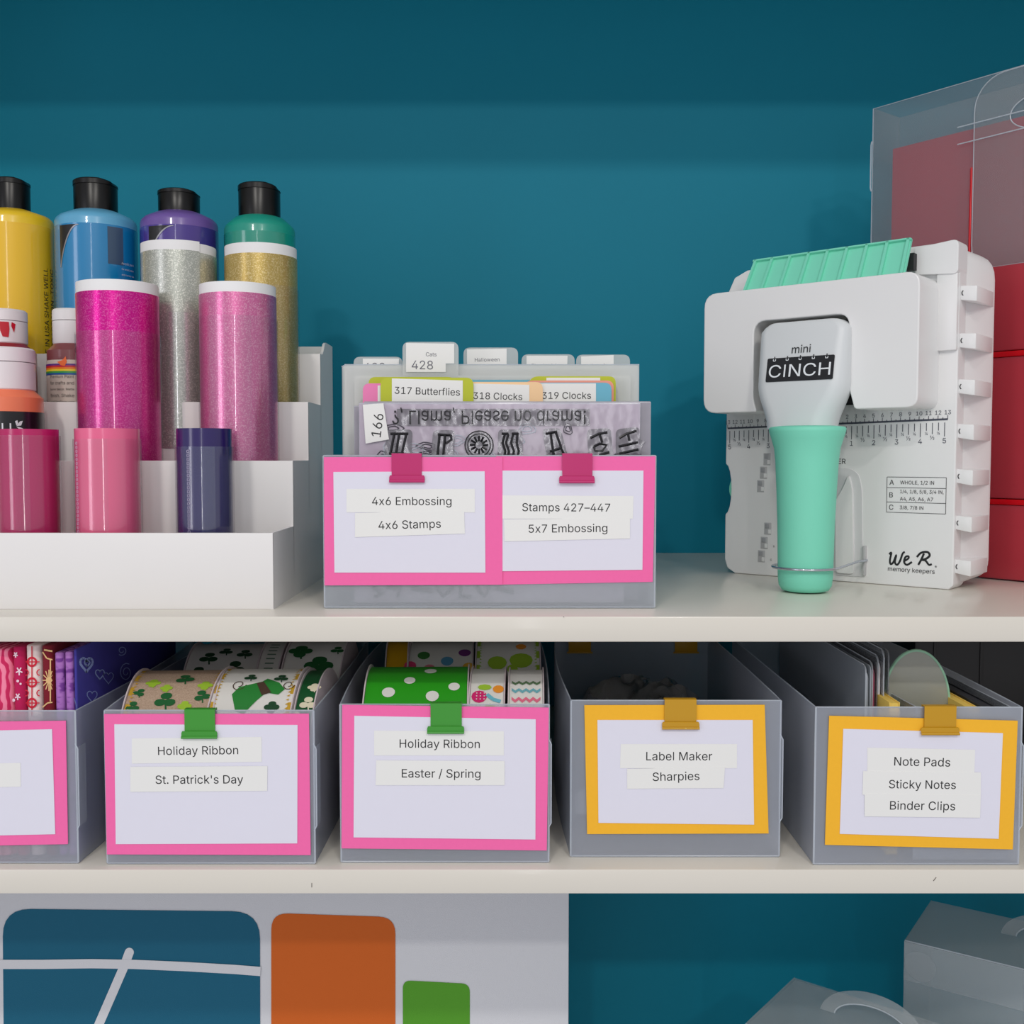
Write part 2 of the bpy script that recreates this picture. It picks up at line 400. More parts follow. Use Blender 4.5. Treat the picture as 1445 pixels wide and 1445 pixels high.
roll('short roll of shiny raspberry vinyl on the lowest riser step, left of the pink roll', 39, Yt1, 82, 605, 605, 614, FLOOR[0], mat('raspberry_vinyl', (186, 18, 96), .25, coat=.4), band=False)
roll('short roll of shiny bubblegum-pink vinyl in a clear perforated sleeve, lowest riser step', 151, Yt1, 88, 604, 604, 619, FLOOR[0], mat('bubblegum_vinyl', (236, 104, 146), .25, coat=.4), band=False, perf=-128)
roll('short roll of dark navy-purple vinyl on the lowest riser step', 288, Yt1, 77, 604, 604, 630, FLOOR[0], mat('navy_vinyl', (38, 22, 92), .22, coat=.5), FILM_DK, band=False, perf=-106)
roll('tall roll of hot magenta glitter vinyl with white top edge', 169.5, Yt2, 112, 393, 409, 466, FLOOR[1], MAGL)
roll('tall roll of pale rose glitter vinyl with white top edge', 338, Yt2, 107, 396, 411, 444, FLOOR[1], PKGL)
roll('tall roll of silver white glitter vinyl standing before the purple bottle', 257, Yt3, 102, 340, 353, 440, FLOOR[2], SIGL, lap=(-200, -42))
roll('tall roll of gold glitter vinyl standing before the teal bottle', 371, Yt3, 101, 341, 356, 400, FLOOR[2], GOGL)

# ------------------------------------------------------------------ paint bottles
BLACKCAP = mat('black_cap_plastic', (9, 9, 10), .3, spec=.35)
def bend_bm(bm, c, ang0, R):          # wrap a flat (x, z-up) mesh round an upright cylinder; ang0 is the facing angle in degrees
    for v in bm.verts:
        a = math.radians(ang0) + v.co.x / R; h = v.co.y; rr = R + v.co.z
        v.co = Vector((c[0] + rr * math.cos(a), c[1] + rr * math.sin(a), c[2] + h))
    return bm
def wrap_poly(name, polys, c, ang0, R, m, parent):
    bm = bmesh.new()
    for p in polys:
        n = max(1, int((max(q[0] for q in p) - min(q[0] for q in p)) / .004))
        fs = bm.faces.new([bm.verts.new((x, y, 0)) for x, y in p])
    bmesh.ops.triangulate(bm, faces=bm.faces)
    for _ in range(3): 
        long = [e for e in bm.edges if e.calc_length() > .006]
        if not long: break
        bmesh.ops.subdivide_edges(bm, edges=long, cuts=1); bmesh.ops.triangulate(bm, faces=bm.faces)
    bend_bm(bm, c, ang0, R)
    return finish(name, bm, m, parent)
def wrap_text(name, s, c, ang0, R, m, parent, rot=0, off=(0, 0), **kw):
    bm = text_bm(s, **kw)
    if rot: bmesh.ops.transform(bm, matrix=Matrix.Rotation(rot, 4, 'Z'), verts=bm.verts)
    bmesh.ops.transform(bm, matrix=Matrix.Translation((off[0], off[1], 0)), verts=bm.verts)
    bend_bm(bm, c, ang0, R); return finish(name, bm, m, parent, smooth=False)
def tall_bottle(label, x0, x1, capx0, capx1, captop, capbot, shoulder, col, colbody, lblcol, kind):
    Yc = Yt4 + .001; pc = (x0 + x1) / 2; r = (x1 - x0) * Yc / F / 2 * .975; yf = Yc - r
    c = Vector((X(pc, 400, Yc), Yc, FLOOR[3])); zs = Z(shoulder, yf) - c.z; zc0 = Z(capbot, yf + r * .4) - c.z; zc1 = Z(captop, yf + r * .4) - c.z
    rc = (capx1 - capx0) * Yc / F / 2
    t = thing('paint_bottle', label, 'bottle', c)
    body = mat(kind + '_paint', colbody, .25, coat=1)
    pr = [(0, 0), (r - .003, 0), (r, .003), (r, zs - .004), (r - .001, zs - .001), (r - .004, zs + .002), (rc + .004, zc0 - .001), (rc, zc0 + .0005), (0, zc0 + .0005)]
    lathe('bottle_body', pr, c, mat(kind + '_bottle_plastic', col, .35, var=.12, vscale=60, coat=.3), t, 64)
    lathe('paper_label', [(r + .0002, .004), (r + .0004, .004), (r + .0004, zs - .010), (r + .0002, zs - .010)], c, body, t, 64)
    # flip cap with a chamfered lid
    h = zc1 - zc0
    lathe('cap', [(0, zc0), (rc, zc0), (rc, zc0 + h * .80), (rc * .99, zc0 + h * .82)], c, BLACKCAP, t, 48)
    bm = bmesh.new(); cs = []
    seg = 48
    z2 = zc0 + h * .82
    for z_, k in ((z2, 1.02), (zc0 + h * .96, 1.02), (zc0 + h, .95)):
        cs.append([bm.verts.new((c.x + rc * k * min(math.cos(2 * PI * q / seg), .90 if z_ > z2 else 1.1), c.y + rc * k * math.sin(2 * PI * q / seg), c.z + z_ - max(0, math.cos(2 * PI * q / seg) - .5) * h * .12 * (z_ > z2))) for q in range(seg)])
    for A, B in zip(cs, cs[1:]):
        for q in range(seg): bm.faces.new((A[q], A[(q + 1) % seg], B[(q + 1) % seg], B[q]))
    bm.faces.new(cs[0][::-1]); bm.faces.new(cs[-1])
    finish('flip_lid', bm, BLACKCAP, t)
    return t, c, r, zs
t, c, r, zs = tall_bottle('tall yellow paint bottle with black flip cap', -35, 75, 0, 47, 246, 291, 297, (236, 196, 30), (240, 190, 0), None, 'yellow')
DKTXT = mat('small_print_ink', (60, 50, 20), .6)
for k, s in enumerate(('MADE IN USA SHAKE WELL', 'WATERBASE NON-TOXIC')):
    wrap_text('small_print', s, c, -18 + k * 14, r + .0007, DKTXT, t, rot=PI / 2, off=(0, .078), width=.102, cap=.0058, fat=.02)
t, c, r, zs = tall_bottle('tall sky-blue paint bottle with black flip cap and black swoosh on label', 82, 193, 109, 167, 248, 293, 299, (96, 170, 208), (0, 128, 184), None, 'blue')
BLK = mat('label_black', (14, 14, 18), .3, coat=.3); WHT = mat('label_white', (225, 225, 230), .4); SLV = mat('label_silver', (160, 160, 165), .3, metal=.5)
def swoosh(t, c, r, zs, a, w=.016, h=.036):
    top = zs - .0115
    arc = [(-w * .5 + w * (k / 10), top - h + h * math.sin(PI / 2 * k / 10) ** .8) for k in range(11)]
    wrap_poly('label_swoosh', [[(-w * .5, top - h), (-w * .5, top)] + [(w * .5 + .002, top)] + [(x, z) for x, z in arc[::-1]]], c, a, r + .0006, BLK, t)
    wrap_poly('label_line', [[(x, z) for x, z in arc] + [(x + .0014, z - .0005) for x, z in arc[::-1]]], c, a, r + .0008, SLV, t)
swoosh(t, c, r, zs, -90 - 20, .022, .040)
wrap_poly('label_panel', [[(-.007, zs - .048), (.009, zs - .048), (.009, zs - .012), (-.007, zs - .012)]], c, -44, r + .0006, mat('label_grey_blue', (60, 84, 110), .4, coat=.2), t)
for k in range(6):
    wrap_text('small_print', ('Acrylic paint', 'for wood, paper', 'and canvas use', 'wash brushes', 'with soap and', 'water 8 fl oz')[k], c, -22, r + .0007, WHT, t, off=(0, zs - .046 - .0055 * k), width=.017)
t, c, r, zs = tall_bottle('violet paint bottle with black cap behind the silver roll', 201, 308, 227, 283, 263, 295, 301, (110, 84, 160), (66, 40, 140), None, 'violet')
swoosh(t, c, r, zs, -90 - 12, .026, .030)
t, c, r, zs = tall_bottle('teal-green paint bottle with black flip cap behind the gold roll', 318, 417, 339, 396, 255, 302, 310, (24, 152, 132), (18, 150, 128), None, 'teal_green')
wrap_poly('label_swoosh', [[(-.010, zs - .03), (-.010, zs - .0265), (-.003, zs - .0235), (.006, zs - .026), (.010, zs - .03)]], c, -90 - 50, r + .0006, BLK, t)

def small_bottle(label, pc, Yc, capw, bodyw, captop, capbot, shoulder, zf, capmat, bodymat, fy=0):
    r = bodyw * Yc / F / 2; rc = capw * Yc / F / 2; yf = Yc - r
    c = Vector((X(pc, 500, Yc), Yc, zf)); z0 = Z(capbot, Yc - rc) - zf; z1 = Z(captop, Yc - rc) - zf; zs = Z(shoulder, yf) - zf
    t = thing('small_paint_bottle', label, 'bottle', c)
    lathe('bottle_body', [(0, 0), (r - .002, 0), (r, .002), (r, zs - .002), (r - .002, zs), (rc, z0 - .001), (rc * .9, z0 + .002), (0, z0 + .002)], c, bodymat, t)
    h = z1 - z0
    lathe('cap', [(0, z0), (rc * .96, z0), (rc, z0 + .001), (rc, z0 + h * .64), (rc * .985, z0 + h * .65)], c, capmat, t)
    lathe('flip_lid', [(rc * .985, z0 + h * .66), (rc * 1.01, z0 + h * .67), (rc, z1 - .0015), (rc - .0015, z1), (0, z1)], c, capmat, t)
    return t, c, r, rc, z0, z1, zs
CAPW = mat('white_cap_plastic', (236, 228, 230), .35, coat=.2)
CAPD = ramp_mat('paint_smudged_cap', [(0, (150, 90, 90)), (.34, (170, 120, 120)), (.37, (226, 224, 224)), (1, (236, 234, 234))], 55, rough=.4)
t, c, r, rc, z0, z1, zs = small_bottle('small red paint bottle whose white cap has a red paint smear', 6, Yt3 - .008, 62, 84, 434, 483, 491, FLOOR[2], CAPW, mat('dark_red_paint', (150, 30, 40), .35, coat=.3))
wrap_poly('paint_smear', [[(-.004, z1 - .0205), (-.002, z1 - .026), (.003, z1 - .0265), (.004, z1 - .019), (.0035, z1 - .0125), (-.0045, z1 - .0125)], [(.0055, z1 - .016), (.008, z1 - .022), (.0095, z1 - .014), (.006, z1 - .0125)]], c, -62, rc + .0006, mat('red_smear', (196, 16, 40), .3), t)
t, c, r, rc, z0, z1, zs = small_bottle('small coral-orange paint bottle with clean white cap and black label', 6, Yt2 - .004, 80, 99, 488, 549, 556, FLOOR[1], CAPW, mat('coral_paint', (246, 128, 90), .35, coat=.3))
zz = Z(580, Yt2 - .004 - r) - FLOOR[1]
lathe('black_label', [(r + .0002, .004), (r + .0005, .004), (r + .0005, zz), (r + .0002, zz)], c, BLK, t)
wrap_text('lettering', 'U', c, -64, r + .0008, WHT, t, cap=.0095, off=(0, zz - .0150))
wrap_poly('butterfly_mark', [[(0, zz - .0125), (.003, zz - .0085), (.0055, zz - .008), (.004, zz - .012)], [(0, zz - .013), (.003, zz - .0135), (.0055, zz - .0145), (.003, zz - .016)], [(0, zz - .012), (-.001, zz - .0085), (.001, zz - .0075), (.0015, zz - .0105)]], c, -50, r + .0008, WHT, t)
t, c, r, rc, z0, z1, zs = small_bottle('small maroon paint bottle with smudged white cap and rainbow-striped label', 103, Yt3, 52, 68, 434, 484, 490, FLOOR[2], CAPD, mat('maroon_paint', (122, 62, 66), .4, coat=.25))
ya = Yt3 - r
za = Z(509, ya) - FLOOR[2]
lathe('cream_label', [(r + .0002, .004), (r + .0004, .004), (r + .0004, za + .001), (r + .0002, za + .001)], c, mat('cream_label', (206, 194, 182), .5), t)
for k, cc in enumerate(((96, 40, 130), (206, 40, 50), (236, 130, 30), (240, 210, 40), (60, 160, 70), (30, 90, 160))):
    z_ = Z(513 + 2.6 * k, ya) - FLOOR[2]
    lathe('rainbow_stripe', [(r + .0005, z_ - .00175), (r + .0007, z_ - .00175), (r + .0007, z_), (r + .0005, z_)], c, mat('stripe_%d' % k, cc, .4), t)
wrap_poly('orange_butterfly', [[(-.006, za - .001), (-.001, za + .0005), (.002, za + .004), (.003, za - .001), (.001, za - .005), (-.003, za - .004)]], c, -90 + 2, r + .0009, mat('orange_print', (236, 110, 50), .5), t)
for k, s in enumerate(('Premium Paint', 'for crafts and', 'home decor. Matte', 'finish. Shake', 'well before use', 'made in USA')):
    wrap_text('small_print', s, c, -90 - 6, r + .0007, mat('small_print_grey', (80, 70, 66), .6), t, off=(0, za - .0145 - .0058 * k), width=.024)

# ------------------------------------------------------------------ open frosted bins
def make_bin(label, fl, fr, py_rim, py_bot, zf, ydepth, bow=(0, 0), m=PP, grp=None, tab=True, back=.0):
    Y0 = Yat(py_bot, zf + .001); zr = Z(py_rim, Y0)
    xl = X(fl, py_rim, Y0); xr = X(fr, py_rim, Y0); Yb = Y0 + ydepth
    t = thing('storage_bin', label, 'bin', ((xl + xr) / 2, Y0, zf), grp)
    z0 = zf + .0012; n = 14; e = .0011
    def side(x, b): return [(x + b * math.sin(PI * min(1, k / n * 1.0)) , Y0 + (Yb - Y0) * k / n) for k in range(n + 1)]
    L = side(xl, -bow[0]); R = side(xr, bow[1])
    sheet('front_panel', [(xl, Y0), (xr, Y0)], z0, zr, e, m, t)
    sheet('back_panel', [(xl, Yb), (xr, Yb)], z0, zr, e, m, t)
    sheet('side_panel', L, z0, zr, e, m, t); sheet('side_panel', R, z0, zr, e, m, t)
    bm = bmesh.new(); pts = L + R[::-1]; bm_prism(pts, z0 - .0010, z0, bm); finish('bottom_panel', bm, m, t)
    rim = [Vector((x, y, zr)) for x, y in L + R[::-1]]
    tube('rim_edge', rim, .0006, PP_EDGE, t, 5, True)
    for x in (xl, xr): tube('fold_edge', [(x, Y0, z0), (x, Y0, zr)], .0008, PP_EDGE, t, 5)
    tube('fold_edge', [(xl, Y0, z0), (xr, Y0, z0)], .0006, PP_EDGE, t, 5)
    if tab:
        za = z0 + (zr - z0) * .24; zb = z0 + (zr - z0) * .76
        sheet('corner_tab', [(xr + .0012, Y0 - .001), (xr + .0020, Y0 + .012)], za, zb, .0008, m, t)
        tube('tab_edge', [(xr - .0003, Y0 - .0004, zb + .003), (xr + .0018, Y0 - .001, zb - .001), (xr + .0018, Y0 - .001, za + .001), (xr - .0003, Y0 - .0004, za - .003)], .0005, PP_EDGE, t, 5)
    return t, Y0, Yb, xl, xr, zr
def label_card(label, back, white, tapes, Y, mcol, grp=None):
    """tapes: (quad corners px, text, text x0, x1, y centre)"""
    P0 = [P(x, y, Y) for x, y in back]; c = sum(P0, Vector()) / 4; c.z = min(p.z for p in P0)
    t = thing('label_card', label, 'label card', c, grp)
    card('colored_backing', back, Y, .0006, mcol, t)
    cw = card('white_card', white, Y - .0007, .0006, CARD, t)
    for k, (q, s, x0, x1, yc) in enumerate(tapes):
        Yt = Y - .0012 - .0002 * k
        tp = card('tape_strip', q, Yt, .0002, TAPE, t)
        if s:
            ang = math.atan2((q[1][1] - q[0][1]), (q[1][0] - q[0][0]))
            wd = (P(x1, yc, Yt) - P(x0, yc, Yt)).length
            text('lettering', s, INK, tp, Mfront(P((x0 + x1) / 2, yc, Yt - .0002), ang), width=wd, fat=.015)
    return t
def rq(x0, y0, x1, y1, t=0): 
    cx, cy = (x0 + x1) / 2, (y0 + y1) / 2; o = []
    for x, y in ((x0, y0), (x1, y0), (x1, y1), (x0, y1)):
        o.append((cx + (x - cx) * math.cos(t) - (y - cy) * math.sin(t), cy + (x - cx) * math.sin(t) + (y - cy) * math.cos(t)))
    return o
def clip(label, x0, x1, y0, y1, Y, zrim, m, body=None, grp=None, flip=False):
    """folding label clip: plate over the front, flared lip, bridge over the rim and a back plate"""
    b = body or (x0 + (x1 - x0) * .06, x1 - (x1 - x0) * .06)
    s = -1 if not flip else 1
    ya = Y + s * .0025 
    p = P((x0 + x1) / 2, y0, Y)
    t = thing('label_clip', label, 'clip', (p.x, Y, zrim), grp)
    ylip = y1 - (y1 - y0) * .20
    A = [P(b[0], y0, ya), P(b[1], y0, ya), P(b[1] , ylip, ya), P(b[0] , ylip, ya)]
    ztop = zrim + .0016
    zl = A[2].z; xa0, xa1 = A[0].x, A[1].x
    bm = bmesh.new()
    pf = [(ya, zl), (ya, ztop), (Y + .0, ztop + .0004), (Y - s * .004, ztop), (Y - s * .0055, zl + .004)]
    inn = [(Y - s * .0045, zl + .0045), (Y - s * .0032, ztop - .0008), (Y, ztop - .0005), (ya - s * .0007, ztop - .0008), (ya - s * .0007, zl)]
    loop = pf + inn
    rows = [[bm.verts.new((x, y, z)) for y, z in loop] for x in (xa0, xa1)]
    n_ = len(loop)
    for k in range(n_): bm.faces.new((rows[0][k], rows[0][(k + 1) % n_], rows[1][(k + 1) % n_], rows[1][k]))
    for k in range(4):
        for rw in rows: bm.faces.new((rw[k], rw[k + 1], rw[n_ - 2 - k], rw[n_ - 1 - k]))
    finish('clip_body', bm, m, t)
    q0 = P(x0, y1, ya); q1 = P(x1, y1, ya)
    pts = [(q0.x + .0006, zl + .0004), (q1.x - .0006, zl + .0004), (q1.x, zl - .001), (q1.x, q0.z), (q0.x, q0.z), (q0.x, zl - .001)]
    bm = bm_prism(pts, -.0006, .0006); bmesh.ops.recalc_face_normals(bm, faces=bm.faces); bev(bm, .0003, 1)
    finish('flared_lip', bm, m, t, Matrix(((1, 0, 0, 0), (0, 0, -1, ya + s * .0008), (0, 1, 0, 0), (0, 0, 0, 1))))
    tube('rolled_edge', [(q0.x, ya + s * .0014, q0.z), (q1.x, ya + s * .0014, q0.z)], .0011, m, t, 8)
    return t

# --- wide bin on the upper shelf
tC, YC0, YCb, cxl, cxr, czr = make_bin('wide low frosted bin on the upper shelf holding stamp sleeves and dividers', 456.5, 925, 643, 857, ZU, .29, (0, 0), PP_CTR, tab=False)
Yk = YC0 - .0015
label_card('pink-edged card with tapes reading 4x6 Embossing and 4x6 Stamps', [(457, 645), (709, 645), (709, 825), (458, 826)], [(470.5, 666), (684, 665), (685, 808), (472, 808)],
    [([(489, 690), (670, 690), (670, 723), (489, 723)], '4x6 Embossing', 525, 637, 707), ([(501, 724), (655, 720), (656, 753), (501, 758)], '4x6 Stamps', 534, 622, 740)], Yk - .0006, PINK)
label_card('pink-edged card with tapes reading Stamps 427-447 and 5x7 Embossing', [(700, 644), (925, 644), (921, 821), (700, 825)], [(708, 664), (908, 664), (906.5, 804), (708, 806)],
    [([(708.5, 699), (894, 700), (893, 732), (708.5, 732)], 'Stamps 427\u2013447', 737, 861, 716), ([(711, 733), (889, 731), (889, 760), (712, 764)], '5x7 Embossing', 746, 857, 745.5)], Yk + .0005, PINK)
clip('magenta label clip above the 4x6 Embossing card', 549.5, 599.5, 641, 679, Yk, czr, M_MAG, (552.5, 595))
clip('magenta label clip above the Stamps 427-447 card', 789, 839, 642, 680, Yk, czr, M_MAG, (793.5, 836))

# contents: clear stamp sleeves
POUCH = frost('clear_stamp_pouch_film', .60, (236, 222, 240), .30, .24, .3, bump=.22)
POUCH2 = frost('cloudy_pouch_film', .30, (190, 186, 198), .2, .3, .3, bump=.15)
STAMP = frost('clear_stamp_rubber', .62, (120, 112, 124), .6, .20, .2, tint=(215, 210, 218), bump=.35)
STAMPD = mat('dark_stamp_line', (20, 18, 24), .25, coat=.15)
zin = ZU + .0035
STAMPG = mat('grey_stamp_line', (84, 80, 90), .12, coat=.8)
def pouch(label, x0, x1, ytop, Y, m, lean=0):
    a = P(x0, ytop, Y); b = P(x1, ytop, Y)
    t = thing('stamp_sleeve', label, 'stamp sleeve', ((a.x + b.x) / 2, Y, zin))
    box('sleeve_front', (a.x, Y - .0012, zin), (b.x, Y - .0008, a.z), m, t)
    box('sleeve_back', (a.x, Y + .0008, zin), (b.x, Y + .0012, a.z + .001), m, t)
    tube('sealed_edge', [(a.x, Y, zin), (a.x, Y, a.z), (b.x, Y, a.z), (b.x, Y, zin)], .0005, PP_EDGE, t, 5)
    return t
Yp = YC0 + .030
pf = pouch('foremost clear stamp sleeve with mirrored lettering stamps', 507, 903, 570, Yp, POUCH)
p2 = pouch('second clear stamp sleeve just behind the foremost one', 514, 918, 568, Yp + .006, POUCH2)
p3 = pouch('cloudy stamp sleeve between stamp sleeve and green divider', 500, 912, 574, Yp + .012, POUCH2)
Yst = Yp - .0022
s0 = P(588, 590, Yst); 
bm = text_bm('?, Llama, Please no drama!', width=(P(825, 590, Yst) - P(552, 590, Yst)).length, cap=.0108, fat=.030, flip=True, extrude=.06)
finish('sentence_stamp', bm, STAMPD, pf, Mfront(P(690, 589, Yst)), smooth=False)
card('stamp_backing', rq(560, 577, 832, 601), Yst + .0008, .0008, STAMP, pf)
def strokes(name, lines, w, mt, par, Y=Yst):
    bm = bmesh.new()
    for ln in lines: bm_tube([P(x, y, Y) for x, y in ln], w, 5, False, bm)
    return finish(name, bm, mt, par)
def blob(pts): return round_poly(pts, 6, 4)
def stamp_plate(pts): 
    card('stamp_backing', round_poly(pts, 7, 4), Yst + .0008, .0010, STAMP, pf)
lets = [
 ([[(551, 612), (576, 612)], [(556, 613), (548, 655)], [(563, 613), (556, 655)], [(573, 613), (567, 640), (572, 655)], [(549, 640), (570, 640)]], [(545, 606), (582, 606), (580, 660), (542, 660)]),
 ([[(618, 613), (636, 614)], [(620, 614), (616, 655)], [(628, 614), (624, 655)], [(636, 614), (637, 620), (629, 626)]], [(611, 607), (642, 607), (640, 660), (608, 660)]),
 ([[(708, 612), (718, 612)], [(722, 612), (732, 612)], [(712, 613), (709, 625), (713, 637), (709, 655)], [(717, 613), (714, 625), (718, 637), (714, 655)], [(724, 613), (721, 625), (725, 637), (721, 655)], [(730, 613), (729, 625), (732, 637), (728, 655)]], [(703, 606), (737, 606), (738, 660), (702, 660)]),
 ([[(770, 612), (786, 609)], [(777, 612), (783, 655)], [(784, 610), (793, 635), (799, 650)], [(776, 637), (792, 632)]], [(765, 605), (791, 604), (804, 655), (774, 660)]),
 ([[(833, 618), (845, 612), (857, 610)], [(846, 613), (850, 625)], [(838, 630), (846, 626), (856, 628), (850, 636), (840, 636), (838, 630)], [(845, 642), (860, 638)]], [(828, 606), (862, 604), (866, 660), (832, 660)]),
 ([[(874, 618), (884, 612), (898, 608)], [(886, 612), (888, 622)], [(873, 630), (900, 624)], [(874, 640), (901, 634)], [(884, 648), (898, 645)]], [(869, 606), (902, 602), (906, 660), (869, 660)]),
]
for ls, pl in lets:
    stamp_plate(pl); strokes('letter_stamp', ls, .0011, STAMPD, pf)
wc = (676, 628)
ring = [(wc[0] + 20 * math.cos(k * PI / 12), wc[1] + 20 * math.sin(k * PI / 12)) for k in range(25)]
card('stamp_backing', ring[:-1], Yst + .0008, .0010, STAMP, pf)
strokes('wheel_stamp', [[(wc[0] + 5 * math.cos(a), wc[1] + 5 * math.sin(a)), (wc[0] + 13 * math.cos(a), wc[1] + 13 * math.sin(a))] for a in [k * PI / 6 for k in range(12)]], .0009, STAMPD, pf)
strokes('beaded_ring', [ring, [(wc[0] + 16 * math.cos(k * PI / 12), wc[1] + 16 * math.sin(k * PI / 12)) for k in range(25)]], .0005, STAMPD, pf)
rnd = random.Random(3)
for k in range(46):                   # lesser clear stamps in the sleeves behind
    cx = rnd.uniform(530, 898); cy = rnd.uniform(604, 652); rx = rnd.uniform(5, 15); ry = rnd.uniform(4, 12); ph = rnd.uniform(0, 6)
    pts = [(cx + rx * math.cos(a) * (1 + .25 * math.sin(3 * a + ph)), cy + ry * math.sin(a) * (1 + .25 * math.cos(2 * a + ph))) for a in [q * 2 * PI / 12 for q in range(13)]]
    if k % 2: strokes('clear_stamp', [pts, [(cx + (x - cx) * .55, cy + (y - cy) * .5) for x, y in pts]], .0005, (STAMPG if k % 4 == 1 else PP_EDGE), pf, Yst + .0008)  # pale outlines are painted-in highlights on the clear stamps, grey ones are lines
    else: card('clear_stamp', pts[:-1], Yp + .0036, .0012, STAMP, p2)
t = thing('tape_tag', 'white tape tag numbered 166 folded over the stamp sleeve corner', 'tag', P(530, 625, Yst))
tq = [(512, 571), (541, 569), (549, 620), (516, 626)]
tp = card('folded_tape', tq, Yst - .001, .0003, TAPE, t)
text('lettering', '166', INK, t, Matrix.Translation(P(532.5, 600, Yst - .0013)) @ Matrix.Rotation(math.radians(-82), 4, 'Y') @ FR, width=.0185, fat=.006)
# dark stamps seen low through the bin front
pl = thing('stamp_sleeve', 'stamp sleeve pressed against the bin front, its dark stamps showing faintly below the cards', 'stamp sleeve', (0, YC0 + .004, zin))
card('sleeve_front', [(500, 655), (880, 655), (880, 850), (500, 850)], YC0 + .006, .0006, POUCH, pl)
strokes('letter_stamp', [[(525, 828), (540, 838), (528, 842)], [(545, 828), (565, 830), (560, 842)], [(580, 830), (610, 834)], [(615, 828), (625, 842), (640, 828)], [(650, 828), (650, 842), (665, 842)], [(672, 828), (684, 842), (690, 828)], [(700, 830), (725, 836)]], .0018, STAMPD, pl, YC0 + .0040)

# contents: coloured tab dividers
def tabbed(name, label, cat, body, tab, Y, mt, lab=None, txt=None, extra=(), th=.0006, labmat=None, parent_cat=None):
    """one outline: body rectangle (x0,x1,ytop) plus tab (x0,x1,ytop)"""
    zb = zin; x0, x1, yt = body; tx0, tx1, ty = tab
    a = P(x0, yt, Y); b = P(x1, yt, Y); c_ = P(tx0, ty, Y); d = P(tx1, ty, Y)
    pts = round_poly([(a.x, zb), (b.x, zb), (b.x, a.z), (d.x, a.z), (d.x, d.z), (c_.x, d.z), (c_.x, a.z), (a.x, a.z)] if tx0 > x0 + 1 and tx1 < x1 - 1 else
                     [(a.x, zb), (b.x, zb), (b.x, a.z), (d.x, a.z), (d.x, d.z), (c_.x, d.z)], [.001, .001, .003, .001, .006, .006, .001, .003] if tx0 > x0 + 1 and tx1 < x1 - 1 else [.001, .001, .003, .001, .006, .006], 5)
    t = thing(name, label, cat, ((a.x + b.x) / 2, Y, zb))
    M = Matrix(((1, 0, 0, 0), (0, 0, -1, Y), (0, 1, 0, 0), (0, 0, 0, 1)))
    finish('divider_sheet', bm_prism(pts, -th / 2, th / 2), mt, t, M, smooth=False)
    if lab:
        lb = card('tab_label', lab, Y - th / 2 - .0003, .0003, labmat or TAPE, t)
        for s, x0_, x1_, yc, fat, m_ in (txt or []):
            Yq = Y - th / 2 - .0006
            ang = math.atan2(lab[1][1] - lab[0][1], lab[1][0] - lab[0][0])
            text('lettering', s, m_, lb, Mfront(P((x0_ + x1_) / 2, yc, Yq), ang), width=(P(x1_, yc, Yq) - P(x0_, yc, Yq)).length, fat=fat)
    return t
LIME = mat('lime_divider_card', (188, 196, 44), .6); PKD = mat('pink_divider_card', (240, 130, 184), .6); BLD = mat('blue_divider_card', (110, 184, 208), .6)
PCH = mat('peach_divider_card', (248, 208, 160), .6); SAL = mat('salmon_divider_card', (244, 160, 140), .6)
Yd = Yp + .020
G1 = 'index tab divider'
tabbed('tab_divider', 'lime green divider with white tab reading 317 Butterflies', 'divider', (537, 860, 575), (537, 668, 533), Yd, LIME, [(553, 534), (653, 537), (653, 568), (553, 568)], [('317 Butterflies', 557, 649, 552, .004, INK)])
tabbed('tab_divider', 'peach divider with tab reading 318 Clocks', 'divider', (600, 860, 575), (640, 766, 539), Yd + .003, PCH, [(660, 541), (747, 543), (747, 570), (660, 570)], [('318 Clocks', 668, 737, 559, .004, INK)])
tabbed('tab_divider', 'sky-blue divider with tab reading 319 Clocks', 'divider', (600, 860, 575), (740, 863, 540), Yd + .006, BLD, [(754, 541), (841, 541), (841, 570), (754, 570)], [('319 Clocks', 765, 834, 558, .004, INK)])
tabbed('tab_divider', 'salmon pink divider peeking above the 319 Clocks tab', 'divider', (600, 864, 575), (742, 866, 537), Yd + .009, SAL)
tabbed('tab_divider', 'lime divider with blank white label behind the salmon divider', 'divider', (600, 868, 575), (750, 869, 531), Yd + .012, LIME, [(771, 533), (847, 533), (847, 541), (771, 541)], [])
tabbed('tab_divider', 'bright pink divider peeking out left of the 317 Butterflies tab', 'divider', (512, 860, 575), (512, 600, 541), Yd + .003 + .0015, PKD, [(533, 544), (560, 544), (560, 570), (533, 570)], [])
tabbed('tab_divider', 'lime divider behind the bright pink one, with a wide low tab', 'divider', (514, 860, 575), (520, 642, 532), Yd + .015, LIME)
tabbed('tab_divider', 'blue divider between the two lime tabs, just its top edge showing', 'divider', (514, 860, 575), (610, 760, 536), Yd + .018, BLD)

